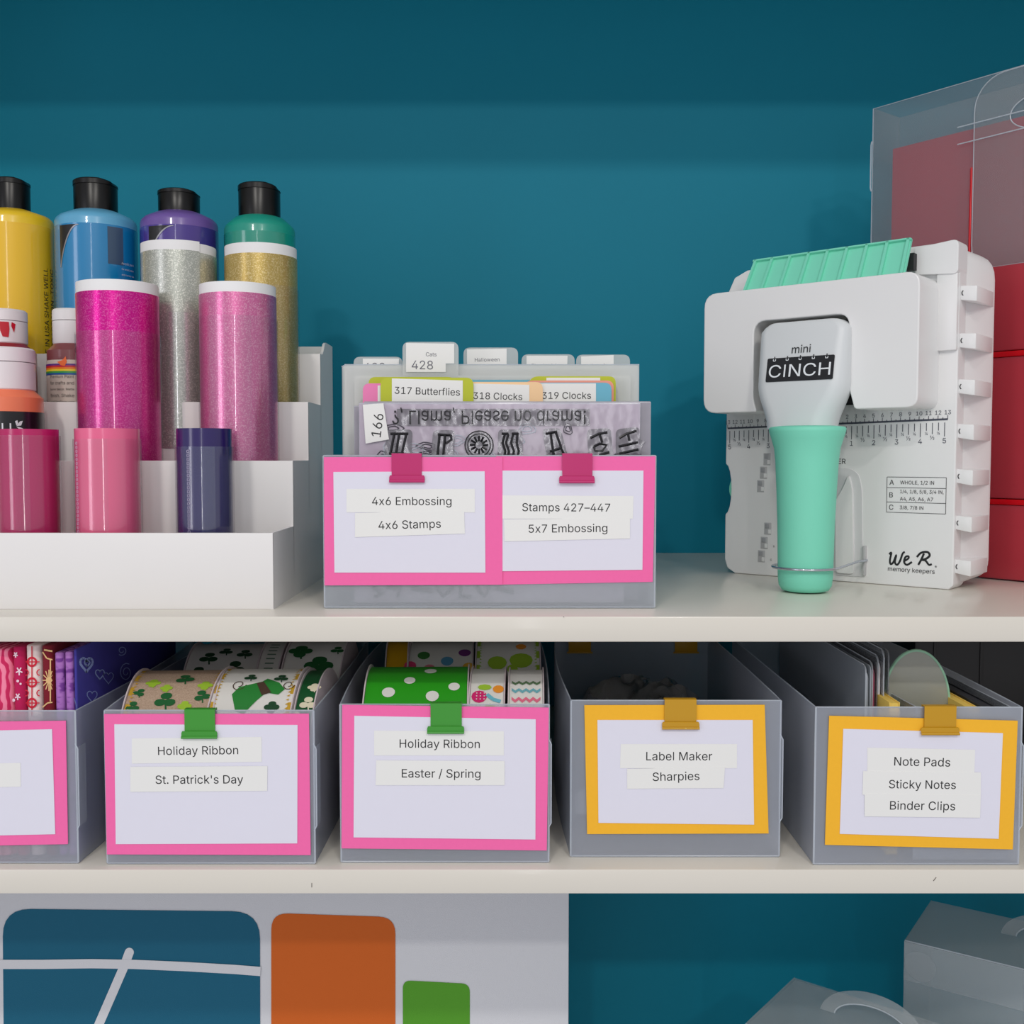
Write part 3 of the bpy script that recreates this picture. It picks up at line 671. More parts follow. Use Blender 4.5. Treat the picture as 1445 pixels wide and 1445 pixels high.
# contents: big frosted sheets and rear tabs
FS = frost('frosted_divider_sheet', .52, (240, 242, 240), .06, .3, .35)
Ys = Yd + .026
for k, (x0, x1, yt, lb) in enumerate(((486, 902, 514.5, 'tall frosted divider sheet foremost behind the coloured tabs'), (484, 900, 516, 'tall frosted divider sheet second behind the coloured tabs'), (482, 899, 517, 'tall frosted divider sheet rearmost of the three plain ones'))):
    Yq = Ys + .006 * k; a = P(x0, yt, Yq); b = P(x1, yt, Yq)
    t = thing('divider_sheet', lb, 'divider', ((a.x + b.x) / 2, Yq, zin))
    box('frosted_sheet', (max(a.x, cxl + .001), Yq, zin), (min(b.x, cxr - .001), Yq + .0006, a.z), FS, t)
    tube('top_edge', [(a.x, Yq, a.z), (b.x, Yq, a.z)], .0004, PP_EDGE, t, 5)
PENC = mat('pencil_grey', (110, 110, 120), .7); PENL = mat('pencil_faint', (190, 192, 198), .7)
Yr = Ys + .022
tabbed('tab_divider', 'frosted divider whose tab reads Cats 428', 'divider', (500, 890, 530), (568, 647, 482.5), Ys - .003, FS, [(573, 484), (641, 485), (641, 513), (629, 513), (629, 525), (573, 525)], [('Cats', 601, 616, 500, .012, PENC), ('428', 581, 611, 515, -.006, PENC)])
tabbed('tab_divider', 'frosted divider whose tab reads Halloween 429', 'divider', (502, 892, 532), (654, 731, 490.5), Yr + .004, FS, [(659, 493), (715, 492), (715, 530), (659, 530)], [('Halloween', 670, 705, 507.5, .014, PENC), ('429', 667, 696, 522, -.006, PENL)])
tabbed('tab_divider', 'frosted divider whose tab reads Thanksgiving', 'divider', (504, 894, 534), (736, 811, 500), Yr + .008, FS, [(743, 502), (801, 502), (800, 528), (743, 528)], [('Thanksgiving', 750, 793, 516, .014, PENC)])
tabbed('tab_divider', 'frosted divider whose tab reads Travel', 'divider', (506, 896, 536), (813, 889, 500.5), Yr + .012, FS, [(820, 503), (866, 501), (866, 528), (820, 528)], [('Travel', 833, 853, 516, .014, PENC)])
tabbed('tab_divider', 'frosted divider whose tab carries a faint pencilled 422', 'divider', (498, 888, 532), (499, 568, 503.5), Yr - .004, FS, [(512, 506), (563, 506), (563, 528), (512, 528)], [('422', 514, 543, 518, -.004, PENC)])

# ------------------------------------------------------------------ bins on the lower shelf
bins = {}
def addbin(k, label, fl, fr, rim, bot, bow, **kw): bins[k] = make_bin(label, fl, fr, rim, bot, ZL, .305, bow, **kw)
addbin(0, 'frosted bin packed with folded printed fabric', -192, 106, 1003, 1217, (.002, .0045))
addbin(1, 'frosted bin of Saint Patrick ribbon spools with pink label', 147.5, 442.5, 1002.5, 1218, (.006, .0015))
addbin(2, 'frosted bin of Easter and spring ribbon spools with pink label', 480, 774.5, 994, 1216, (.0055, .003))
addbin(3, 'nearly empty frosted bin with a yellow Label Maker card', 806, 1102, 988.5, 1208, (.005, .001))
addbin(4, 'frosted bin of note pads and folders with a yellow label', 1151.5, 1442, 998, 1219, (.0, .003))
tb, Y0, Yb, xl, xr, zr = bins[0]
label_card('pink-edged card with one blank tape on the bin of fabrics', [(-170, 1020), (93, 1017), (96, 1191), (-166, 1196)], [(-150, 1034), (73.5, 1029), (78, 1177), (-146, 1182)], [([(-80, 1079), (29, 1076.5), (29.5, 1110), (-80, 1113)], None, 0, 0, 0)], Y0 - .0015, PINK)
tb, Y0, Yb, xl, xr, zr = bins[1]
label_card("pink-edged card with tapes reading Holiday Ribbon and St. Patrick's Day", [(147, 1007.5), (436, 1007), (438.5, 1206.5), (151, 1205.5)], [(161.5, 1022), (420, 1023), (419.5, 1190), (163.5, 1191)],
    [([(186, 1042), (369, 1040), (369.5, 1075), (186, 1077.5)], 'Holiday Ribbon', 223, 336, 1059), ([(184, 1082), (377.5, 1081), (377, 1116), (184, 1117.5)], "St. Patrick's Day", 219.5, 343, 1100)], Y0 - .0015, PINK)
clip('bright green label clip on the Saint Patrick ribbon bin', 256.5, 307, 1000.5, 1040, Y0 - .0012, zr, M_GRN, (260, 303))
tb, Y0, Yb, xl, xr, zr = bins[2]
label_card('pink-edged card with tapes reading Holiday Ribbon and Easter / Spring', [(483, 994.5), (774.5, 998.5), (771.5, 1200), (482, 1197)], [(500, 1010), (756, 1015), (755.5, 1184.5), (499, 1181.5)],
    [([(528, 1031), (711, 1032), (711, 1066), (528, 1066)], 'Holiday Ribbon', 564, 677, 1049.5), ([(531, 1073), (712, 1074), (712, 1108), (530, 1108)], 'Easter / Spring', 567, 678, 1091.5)], Y0 - .0015, PINK)
clip('bright green label clip on the Easter ribbon bin', 603, 655, 994, 1033, Y0 - .0012, zr, M_GRN, (607.5, 651.5))
tb, Y0, Yb, xl, xr, zr = bins[3]
label_card('yellow-edged card with tapes reading Label Maker and Sharpies', [(824.5, 995), (1079, 994.5), (1084.5, 1176), (828.5, 1176.8)], [(843, 1016), (1062, 1016), (1064, 1163.5), (844.5, 1161)],
    [([(876, 1050), (1040, 1050), (1040, 1084), (875, 1084)], 'Label Maker', 912, 1005, 1067), ([(885, 1085), (1023, 1082), (1021, 1112), (885, 1113)], 'Sharpies', 921, 987, 1095.5)], Y0 - .0015, YEL)
clip('mustard label clip above the Label Maker card', 934, 986.5, 987, 1027, Y0 - .0012, zr, M_MUS, (938, 983))
for nm, xa, xb in (('mustard clip on the back rim of the label maker bin, nearer the ribbon bins', 800, 836), ('mustard clip on the back rim of the label maker bin, nearer the note pad bin', 950, 986)):
    yb_ = Yb - .0012
    p0 = P((xa + xb) / 2, 900, yb_)
    w_ = (P(xb, 900, yb_).x - P(xa, 900, yb_).x) / 2
    t = thing('label_clip', nm, 'clip', (p0.x, yb_, zr))
    box('clip_body', (p0.x - w_ * .88, yb_ - .002, zr - .018), (p0.x + w_ * .88, yb_ - .0012, zr + .0015), M_MUS, t, .0002)
    box('back_plate', (p0.x - w_ * .88, Yb + .0015, zr - .014), (p0.x + w_ * .88, Yb + .0022, zr + .0015), M_MUS, t, .0002)
    box('top_bridge', (p0.x - w_ * .88, yb_ - .002, zr + .001), (p0.x + w_ * .88, Yb + .0022, zr + .0018), M_MUS, t, .0002)
    tube('rolled_edge', [(p0.x - w_, yb_ - .002, zr - .0185), (p0.x + w_, yb_ - .002, zr - .0185)], .0011, M_MUS, t)
tb, Y0, Yb, xl, xr, zr = bins[4]
label_card('yellow-edged card with tapes reading Note Pads, Sticky Notes, Binder Clips', [(1170, 1010), (1436, 1017), (1429, 1198.5), (1164, 1192)], [(1190, 1028.5), (1415, 1034.5), (1409, 1183.5), (1185, 1176.5)],
    [([(1224, 1055), (1376, 1058), (1375, 1090), (1224, 1088)], 'Note Pads', 1262, 1341, 1075), ([(1218, 1088), (1384, 1090), (1384, 1124), (1217, 1121.5)], 'Sticky Notes', 1254.5, 1349, 1107), ([(1220, 1120), (1384, 1122), (1383, 1154), (1220, 1152)], 'Binder Clips', 1256, 1348, 1137)], Y0 - .0015, YEL)
clip('mustard label clip above the Note Pads card', 1299, 1353, 994, 1035, Y0 - .0012, zr, M_MUS, (1305, 1350))

# ------------------------------------------------------------------ folded fabrics in the first bin
tb, Y0, Yb, xl, xr, zr = bins[0]
FZ = ZL + .003; Yf0 = Y0 + .008
def fabric(label, x0, x1, ytop, m, depth=.25, yf=None, lean=0):
    global FABX
    FABX = (x0 + 1.0, x1 - 1.0)
    yf = yf or Yf0; a = P(x0, 960, yf).x; b = P(x1, 960, yf).x; zt = Z(ytop, yf)
    t = thing('folded_fabric', label, 'fabric', ((a + b) / 2, yf, FZ))
    g = .0004; w2 = (b - a) / 2 - g
    n = 8; pts = [(a + g, yf + depth)]
    for k in range(n + 1):
        an = PI + PI * k / n; pts.append(((a + b) / 2 + w2 * math.cos(an), yf + min(w2, .006) + min(w2, .006) * math.sin(an)))
    pts.append((b - g, yf + depth))
    bm = bm_prism(pts, FZ, zt); bmesh.ops.recalc_face_normals(bm, faces=bm.faces)
    for v in bm.verts: v.co.x += (v.co.z - Z(960, yf)) * lean
    bev(bm, .0012, 2)
    finish('cloth_body', bm, m, t, ang=50)
    # layer line of the fold
    return t, (a + b) / 2, yf, zt, w2
def decal(name, polys, Y, m, t):      # print lying on the front of a fold, points given in pixels
    bm = bmesh.new()
    xlo, xhi = FABX
    for i_, p in enumerate(polys):
        q = [(min(max(x, xlo), xhi), y) for x, y in p]
        if abs(sum(q[i - 1][0] * q[i][1] - q[i][0] * q[i - 1][1] for i in range(len(q)))) < .05: continue
        bm.faces.new([bm.verts.new(P(x, y, Y - i_ * .000008)) for x, y in q])
    return finish(name, bm, m, t, smooth=False)
def ringpx(cx, cy, r, w, n=16, sx=1):
    out = []
    for k in range(n):
        a, b = 2 * PI * k / n, 2 * PI * (k + 1) / n
        out.append([(cx + sx * (r + w) * math.cos(a), cy + (r + w) * math.sin(a)), (cx + sx * (r + w) * math.cos(b), cy + (r + w) * math.sin(b)), (cx + sx * (r - w) * math.cos(b), cy + (r - w) * math.sin(b)), (cx + sx * (r - w) * math.cos(a), cy + (r - w) * math.sin(a))])
    return out
def linepx(pts, w):
    out = []
    for (x0, y0), (x1, y1) in zip(pts, pts[1:]):
        d = math.hypot(x1 - x0, y1 - y0) or 1; nx, ny = -(y1 - y0) / d * w, (x1 - x0) / d * w
        out.append([(x0 + nx, y0 + ny), (x1 + nx, y1 + ny), (x1 - nx, y1 - ny), (x0 - nx, y0 - ny)])
    return out
def disc(cx, cy, r, n=10, sx=1): return [(cx + sx * r * math.cos(2 * PI * k / n), cy + r * math.sin(2 * PI * k / n)) for k in range(n)]
fabric('folded pink fabric with swirling rose leaf print', -22, 16, 916, ramp_mat('pink_leaf_fabric', [(0, (206, 30, 92)), (.46, (216, 40, 100)), (.5, (250, 130, 165)), (1, (250, 140, 170))], 55, 'wave', dist=6))
fabric('folded pink dotted fabric at the far end of the stack', -70, -23, 914, ramp_mat('pink_dot_fabric', [(0, (236, 110, 150)), (1, (236, 160, 190))], 90))
t, *_ = fabric('folded magenta fabric with small white stars', 16.5, 34, 913, mat('magenta_star_fabric', (190, 16, 84), .9))
WF = mat('white_print', (240, 214, 226), .9)
st_ = []
for cx, cy, R in ((27, 947, 6), (25, 983, 5), (22, 924, 4)):
    for k in range(5):
        a = k * 2 * PI / 5 + .3; st_ += linepx([(cx, cy), (cx + R * math.cos(a) * .8, cy + R * math.sin(a))], .9)
st_ += [disc(25, 961, 2), disc(19, 988, 2.4), disc(29, 965, 1.6)]
decal('star_print', st_, Yf0 - .0003, WF, t)
t, *_ = fabric('folded white fabric printed with red rings and crosses', 34.5, 57, 911, mat('white_ring_fabric', (244, 226, 222), .9))
RD = mat('red_print', (206, 24, 54), .9); rr_ = []
for cy in (934, 963, 992): rr_ += ringpx(45, cy, 6, 1.4) + linepx([(36, cy), (56, cy)], .7)
rr_ += linepx([(45, 912), (45, 1010)], .8) + ringpx(36, 949, 4, .8) + ringpx(56, 949, 4, .8) + ringpx(36, 978, 4, .8) + ringpx(56, 978, 4, .8)
decal('ring_print', rr_, Yf0 - .0003, RD, t)
t, *_ = fabric('folded dark red fabric with tan sunburst print', 57.5, 75, 911, mat('dark_red_fabric', (122, 12, 34), .9))
TN = mat('tan_print', (226, 186, 130), .9); b_ = [disc(69, 960, 4.5)]
for k in range(12):
    a = k * PI / 6; b_ += linepx([(69, 960), (69 + 10 * math.cos(a) * .9 * (-1 if False else 1), 960 + 15 * math.sin(a))], .7)
b_ = [[(min(max(x, 58.5), 74), y) for x, y in p] for p in b_]
b_ += linepx([(71, 930), (71, 990)], .9) + linepx([(60, 920), (66, 929), (74, 931)], .9) + linepx([(60, 998), (67, 992), (74, 991)], .9) + linepx([(62, 917), (74, 919)], 1.2)
decal('sunburst_print', b_, Yf0 - .0003, TN, t)
pm = ramp_mat('purple_batik_fabric', [(0, (96, 40, 130)), (.42, (120, 60, 150)), (.5, (170, 110, 190)), (1, (196, 140, 208))], 120, stretch=(.6, 1, 1.4))
fabric('folded purple batik fabric beside the sunburst fabric', 76, 89.5, 921, pm)
fabric('folded purple batik fabric beside the blue heart fabric', 90.5, 103, 920, pm)
t, cx_, yf_, zt_, w2 = fabric('folded indigo fabric with pale heart doodles, rearmost of the row', 104, 109.5, 916, mat('indigo_heart_fabric', (62, 56, 150), .9, var=.06, vscale=80), depth=.24)
HB = mat('pale_blue_print', (150, 166, 226), .9)
xs = cx_ + w2 + .0003
# the fabric's broad side runs back along the bin; print hearts and spirals on it
def side_pt(px, py):
    d = ray(px, py); Yq = xs / d.x * d.y; return P(px, py, Yq)
bm = bmesh.new()
def side_line(pts, w):
    for q in linepx(pts, w): bm.faces.new([bm.verts.new(side_pt(x, y)) for x, y in q])
def heart(cx, cy, s, w):
    side_line([(cx + s * .9 * (16 * math.sin(a) ** 3) / 16, cy - s * (13 * math.cos(a) - 5 * math.cos(2 * a) - 2 * math.cos(3 * a) - math.cos(4 * a)) / 14) for a in [k * PI / 9 for k in range(19)]], w)
heart(122, 937, 10, 1.6); heart(123, 936, 4, 1.2); heart(130, 982, 8, .6); heart(141, 951, 7, .8); heart(153, 956, 8, .5)
side_line([(178 + (2 + k * .32) * math.cos(k * .5), 949 + (2 + k * .5) * math.sin(k * .5)) for k in range(24)], .5)
side_line([(172 + (2 + k * .3) * math.cos(k * .5), 918 + (2 + k * .3) * math.sin(k * .5)) for k in range(18)], .5)
side_line([(104.5, 985), (108, 996), (109, 1003)], .5)
finish('heart_print', bm, HB, t, smooth=False)

# ------------------------------------------------------------------ ribbon spools
CARDB = mat('spool_cardboard', (214, 200, 204), .8); CORE = mat('spool_core', (180, 170, 160), .9)
def spool(label, x0, x1, ytop, Yc, rib, yaw=0, lace=None, prints=None, zf=None, clear=False):
    """a spool on its rim, its axis across the bin; sized from the height of its top edge"""
    zf = zf or ZL + .0035
    R = .05
    front = None
    if isinstance(Yc, tuple): front = Yc[0]; Yc = front + .065
    for _ in range(8):
        if front: Yc = front + R + .004
        ztop = Z(ytop, Yc - R * .35)
        R = max(.03, (ztop - zf) / 2 / .985)
    xa = X(x0, ytop + 20, Yc - R * .5); xb = X(x1, ytop + 20, Yc - R * .5)
    xa = max(xa, SX[0] + .0015); xb = min(xb, SX[1] - .0025)
    c = Vector(((xa + xb) / 2, Yc, zf + R)); hw = (xb - xa) / 2
    M = Matrix.Translation(Vector((c.x, Yc, zf))) @ Matrix.Rotation(yaw, 4, 'Z')
    t = thing('ribbon_spool', label, 'ribbon spool', None, M=M)
    A = Matrix.Translation(c) @ Matrix.Rotation(yaw, 4, 'Z') @ Matrix.Rotation(PI / 2, 4, 'Y')    # lathe z -> axis
    z3 = (0, 0, 0)
    for s in (-1, 1):
        lathe('flange', [(.012, s * hw), (R, s * hw), (R, s * (hw - .0010)), (.012, s * (hw - .0010)), (.012, s * hw)], z3, CARDB, t, 72, M=A)
    Rr = R - .0022
    lathe('ribbon', [(Rr, -hw + .0012), (Rr, hw - .0012)] if False else [(Rr - .012, -hw + .0012), (Rr, -hw + .0012), (Rr, hw - .0012), (Rr - .012, hw - .0012), (Rr - .012, -hw + .0012)], z3, rib, t, 72, M=A)
    lathe('core', [(.012, -hw + .001), (.012, hw - .001)], z3, CORE, t, 24, M=A)
    ribbon = [ch for ch in t.children if ch.name.startswith('ribbon')][0]
    Mi = Matrix.Translation(c) @ Matrix.Rotation(yaw, 4, 'Z')
    def put(name, polys, m, lift=.0005):     # polys: (s along axis -1..1 of half width, arc metres forward(+) of the top)
        bm = bmesh.new()
        for i_, p in enumerate(polys): bm.faces.new([bm.verts.new((u, q, i_ * .000012)) for u, q in p])
        bmesh.ops.triangulate(bm, faces=bm.faces)
        for _ in range(3):
            lg = [e for e in bm.edges if e.calc_length() > .006]
            if not lg: break
            bmesh.ops.subdivide_edges(bm, edges=lg, cuts=1); bmesh.ops.triangulate(bm, faces=bm.faces)
        for v in bm.verts:
            a = v.co.y / Rr; rl = Rr + lift + v.co.z; v.co = Vector((v.co.x, -rl * math.sin(a), rl * math.cos(a)))
        return finish(name, bm, m, ribbon, Mi)
    if lace:
        n = int(2 * PI * Rr / .004)
        for s in (-1, 1):
            put('stitched_edge', [[(s * (hw - .0014), -.06), (s * (hw - .0014), .09), (s * (hw - .0042), .09), (s * (hw - .0042), -.06)]] +
                [[(s * (hw - .0040), k * .004 - .06), (s * (hw - .0040), k * .004 - .058), (s * (hw - .0062), k * .004 - .0585)] for k in range(36)], lace)
    if prints: prints(put, hw, R)
    return t
def clover(cx, cy, s, n=3, rot=0):
    out = []
    for k in range(n):
        a = rot + PI / 2 + k * 2 * PI / n + (PI if n == 3 else 0) * 0
        ux, uy = math.cos(a), math.sin(a)
        pts = []
        for q in range(14):
            b = 2 * PI * q / 14; rr = s * (.50 + .08 * math.cos(2 * b))
            pts.append((cx + ux * s * .55 + rr * math.cos(b), cy - uy * s * .55 + rr * math.sin(b)))
        out.append(pts)
    out.append([(cx - s * .08, cy), (cx + s * .08, cy), (cx + s * .35, cy + s * 1.15), (cx + s * .18, cy + s * 1.2)])
    return out
DG = mat('dark_green_print', (18, 96, 44), .7); LG = mat('lime_print', (160, 200, 50), .7); VDG = mat('clover_green_print', (10, 66, 34), .7); GO = mat('gold_edge', (212, 170, 50), .6, metal=.2)
BUR = ramp_mat('burlap_ribbon', [(0, (150, 124, 104)), (.5, (186, 160, 138)), (1, (214, 190, 168))], 900)
WSAT = mat('white_satin_ribbon', (232, 230, 226), .45, bump=.1, bscale=1500); CRM = mat('cream_print', (232, 224, 196), .6); BRN = mat('brown_print', (74, 52, 40), .7)
tb, Y0, Yb, xl, xr, zr = bins[1]; SX = (xl - .003, xr)
Ya = Y0; Yb2 = Y0 + .205
def pr_burlap(put, hw, R):
    put('clover_print', clover(-.004, .044, .0078) + clover(.024, .040, .0060, rot=.3) + clover(-.026, .036, .0045, rot=-.4) + clover(.006, .018, .0070, rot=.2) + clover(-.028, .050, .005), DG)
    put('lime_clover_print', clover(-.018, .024, .0055, 4) + clover(.024, .028, .0055, 4) + clover(-.006, .031, .0045, 4) + clover(.012, .050, .005, 4), LG, .0004)
spool('burlap ribbon spool with green clovers and gold edging', 178, 304, 956, (Ya,), BUR, .05, GO, pr_burlap)
def pr_hat(put, hw, R):
    s = .004
    put('hat_print', [[(-.017, .040), (-.013, .032), (.004, .0245), (.007, .020), (.018, .026), (.024, .034), (.020, .040), (.010, .038), (.004, .046), (-.004, .058), (-.011, .056)]], mat('hat_green_print', (34, 132, 50), .7))
    put('hat_band_print', [[(.000, .0275), (.005, .025), (.014, .038), (.007, .041)]], BRN, .0009)
    put('scroll_print', [[(x, y) for x, y in q] for q in linepx([(-.014 + .006 * math.cos(k * .6) * (1 - k * .05), .029 + .007 * math.sin(k * .6) * (1 - k * .05)) for k in range(14)], .0004) + linepx([(.026 + .005 * math.cos(k * .6) * (1 - k * .05), .029 + .006 * math.sin(k * .6) * (1 - k * .05)) for k in range(14)], .0004)], BRN, .0005)
    put('clover_print', clover(.017, .052, .0055, 4) + clover(-.007, .018, .005) + clover(.018, .019, .0055), VDG, .0005)
spool('white ribbon spool with green leprechaun hat print', 302, 420, 954, (Ya,), WSAT, -.03, GO, pr_hat)
def pr_wclov(put, hw, R): put('clover_print', clover(.004, .030, .0050, 4) + clover(.002, .047, .0062, 3) + clover(-.006, .060, .0055), CRM)
spool('dark green ribbon spool with cream clovers', 423, 462, 956, (Ya + .004,), mat('dark_green_satin', (8, 84, 40), .45), -.04, None, pr_wclov)
def pr_dk(put, hw, R): put('clover_print', clover(-.014, .030, .008) + clover(.012, .044, .009) + clover(.018, .024, .007) + clover(-.02, .050, .008) + clover(.0, .02, .006), VDG)
spool('white ribbon spool with dark clovers, behind the burlap spool', 262, 364, 916, Yb2, WSAT, .04, None, pr_dk)
def pr_txt(put, hw, R): put('word_print', [q for k in range(7) for q in linepx([(-.004, .012 + k * .006), (.004, .012 + k * .006)], .0008)], mat('grey_green_print', (110, 140, 120), .7))
spool('narrow white ribbon spool with small printed words', 366, 398, 912, Yb2, WSAT, .0, None, pr_txt)
def pr_big(put, hw, R): put('clover_print', clover(-.014, .026, .010, 4) + clover(.006, .046, .012, 4) + clover(.020, .024, .006, 3), DG)
spool('wide white ribbon spool with big four-leaf clovers', 402, 486, 911, Yb2 - .004, WSAT, -.02, None, pr_big)

tb, Y0, Yb, xl, xr, zr = bins[2]; SX = (xl - .002, xr + .001)
Ya = Y0; Yb2 = Y0 + .208
def pr_dots(put, hw, R): put('polka_dot', [disc(-.022, .040, .0052, 16), disc(.013, .044, .0052, 16), disc(.030, .034, .0046, 16), disc(-.004, .058, .0052, 16), disc(-.006, .026, .0046, 16), disc(.026, .062, .005, 16), disc(-.028, .062, .005, 16), disc(.010, .010, .005, 16)], WSAT)
spool('bright green satin ribbon spool with large white dots', 513, 660, 951, (Ya,), mat('green_satin_ribbon', (40, 160, 24), .35), .02, None, pr_dots)
def pr_fruit(put, hw, R):
    put('egg_print', [disc(-.006, .042, .0062, 12), disc(.010, .056, .004, 10)], mat('hot_pink_print', (214, 26, 110), .7))
    put('flower_print', [disc(.009, .034, .0045, 10), disc(-.009, .056, .0035, 10)], mat('orange_flower_print', (240, 150, 40), .7), .0006)
    put('leaf_print', [disc(-.002, .032, .0035, 8, 1.6), disc(.003, .052, .003, 8, 1.4)], LG, .0007)
    put('ribbon_print', linepx([(0, .040), (.005, .045), (.011, .047)], .0016), mat('aqua_print', (110, 190, 210), .7), .0008)
    put('dot_print', [disc(-.008 + .003 * (k % 3), .039 + .003 * (k // 3), .0006, 6) for k in range(9)], WSAT, .001)
spool('narrow ribbon spool with pink eggs and orange flowers', 663, 714, 954, (Ya,), WSAT, -.02, None, pr_fruit)
def pr_chev(put, hw, R):
    for k, m_ in enumerate((mat('olive_print', (90, 120, 84), .7), mat('sea_blue_print', (110, 178, 190), .7), mat('rose_print', (232, 110, 140), .7), mat('slate_print', (120, 140, 150), .7))):
        y = .024 + k * .0095; z = [( -hw + .003 + q * (2 * hw - .006) / 8, y + (.0028 if q % 2 else -.0)) for q in range(9)]
        put('zigzag_print', [[(a[0], a[1] - .0014), (b[0], b[1] - .0014), (b[0], b[1] + .0016), (a[0], a[1] + .0016)] for a, b in zip(z, z[1:])], m_)
spool('narrow white ribbon spool with coloured zigzags', 718, 769, 955, (Ya,), WSAT, -.02, None, pr_chev)
spool('narrow golden yellow satin ribbon spool', 541, 573, 911, Yb2, mat('gold_satin_ribbon', (222, 168, 14), .4), .06, None, None)
def pr_multi(put, hw, R):
    for m_, ds in (((60, 130, 60), [(-.016, .030)]), ((90, 160, 200), [(.006, .038)]), ((120, 50, 130), [(.022, .026)]), ((226, 60, 120), [(-.028, .044)]), ((236, 130, 150), [(-.010, .048)]), ((236, 180, 60), [(.026, .046)])):
        put('polka_dot', [disc(a, b, .0058, 14) for a, b in ds], mat('dot_%d_%d_%d' % m_, m_, .7))
spool('white ribbon spool with multicoloured polka dots', 575, 667, 913, Yb2, WSAT, .02, None, pr_multi)
def pr_leaf(put, hw, R): 
    put('leaf_print', [disc(-.010, .045, .008, 12, 1.1), disc(.012, .042, .009, 12, 1.2), disc(.004, .052, .005, 12)], LG)
    put('orange_spot_print', [disc(.012, .022, .005, 10)], mat('orange_flower_print', (240, 150, 40), .7))
spool('wide white ribbon spool with lime green leaf print', 671, 764, 908, Yb2, WSAT, .0, LG, pr_leaf)
t = thing('label_clip', 'magenta clip on the back rim of the Easter ribbon bin', 'clip', P(733, 900, Yb))
box('clip_body', (X(716, 900, Yb), Yb - .0032, zr - .017), (X(750, 900, Yb), Yb - .0024, zr + .0015), M_MAG, t, .0002)
box('top_bridge', (X(716, 900, Yb), Yb - .0032, zr + .001), (X(750, 900, Yb), Yb + .002, zr + .0018), M_MAG, t, .0002)
tube('rolled_edge', [(X(714, 900, Yb), Yb - .0034, zr - .0175), (X(752, 900, Yb), Yb - .0034, zr - .0175)], .001, M_MAG, t)

# ------------------------------------------------------------------ label maker bin: crumpled clear bag over a dark gadget
tb, Y0, Yb, xl, xr, zr = bins[3]
cxm = X(905, 960, Y0 + .16)
t = thing('label_maker', 'dark handheld label maker lying in a clear crumpled bag', 'label maker', (cxm, Y0 + .15, ZL + .003))
bodym = mat('dark_gadget_plastic', (70, 68, 68), .3, coat=.3)
prism('device_body', rrect(-.062, -.045, .058, .045, .022), 0, .050, bodym, t, Matrix.Translation((cxm, Y0 + .15, ZL + .004)) @ Matrix.Rotation(.3, 4, 'Z'), .010, 3)
lathe('device_knob', [(0, 0), (.026, 0), (.026, .018), (.020, .026), (0, .028)], (cxm - .018, Y0 + .15, ZL + .054), bodym, t)
box('device_screen', (-.025, -.015, .050), (.03, .012, .052), mat('grey_screen', (120, 126, 122), .2, coat=.4), t, .001, Matrix.Translation((cxm + .024, Y0 + .15, ZL + .004)) @ Matrix.Rotation(.3, 4, 'Z'))
from mathutils import noise as mnoise
bm = bmesh.new(); N = 46; gv = []
for i in range(N + 1):
    row = []
    for j in range(N + 1):
        u, v = i / N * 2 - 1, j / N * 2 - 1
        dome = max(0, 1 - abs(u) ** 3.2) * max(0, 1 - abs(v) ** 3.2)
        x = cxm + .070 * u; y = Y0 + .15 + .085 * v
        h = (.012 + .086 * dome ** .45) 
        q = Vector((u * 3.1, v * 3.1, 4.2)); cr = 1 - abs(mnoise.noise(q * .55)) * 2; cr2 = 1 - abs(mnoise.noise(q * 1.3)) * 2
        h += (.016 * cr + .007 * cr2 - .012) * min(1, dome * 2)
        row.append(bm.verts.new((x + .003 * mnoise.noise(q * 1.7), y, ZL + max(.004, h))))
    gv.append(row)
for i in range(N):
    for j in range(N): bm.faces.new((gv[i][j], gv[i + 1][j], gv[i + 1][j + 1], gv[i][j + 1]))
ob = finish('plastic_bag', bm, frost('clear_bag_film', .84, (225, 228, 232), .9, .06, .2), None, ang=25)
tag(ob, 'crumpled clear plastic bag over the label maker in its bin', 'bag')

# ------------------------------------------------------------------ note pad bin contents
tb, Y0, Yb, xl, xr, zr = bins[4]
GREYF = frost('grey_pocket_film', .25, (190, 198, 206), .25, .2, .3); CLF = frost('clear_pocket_film', .72, (190, 196, 204), .35, .12, .3)
def back_pt(px, py, xw):             # point on the upright plane x = xw
    d = ray(px, py); Yq = xw / d.x * d.y; return Yq, P(px, py, Yq).z
def pocket(label, pxr, ytop, m, paper=None, grp=None, yoff=.03, bx=0):
    yq = Y0 + yoff; xw = X(pxr, 960, yq); zt = Z(ytop, yq); ye = Yb - .008
    t = thing('clear_pocket', label, 'folder', (xw, (yq + ye) / 2, ZL + .003), grp)
    pts = round_poly([(yq, ZL + .003), (ye, ZL + .003), (ye, zt), (yq, zt)], [.001, .001, .008, .006])
    prism('pocket_film', pts, xw - .0006, xw + .0004, m, t, MX)
    prism('pocket_film', pts, xw + .0034, xw + .0042, m, t, MX)
    if paper:
        pts2 = round_poly([(yq + .003, ZL + .004), (ye - .003, ZL + .004), (ye - .003, zt - .006), (yq + .003, zt - .006)], [.001, .001, .008, .006])
        prism('paper_insert', pts2, xw + .0008, xw + .0028, paper, t, MX)
    tube('pocket_edge', [(xw, yq, ZL + .004), (xw, yq, zt - .006), (xw, yq + .006, zt), (xw, ye, zt)], .0005, PP_EDGE, t, 5)
    return t
PAP = mat('paper_white', (226, 220, 224), .8); PAPR = mat('paper_maroon', (150, 70, 92), .8)
pocket('grey pocket folder standing foremost against the bin side', 1222, 940, GREYF, mat('grey_insert', (160, 166, 174), .7))
pocket('clear pocket with maroon paper beside the grey folder', 1231, 935, CLF, PAPR, yoff=.036)
pocket('clear pocket with white paper, third from the bin side', 1239, 926, CLF, PAP, yoff=.040)
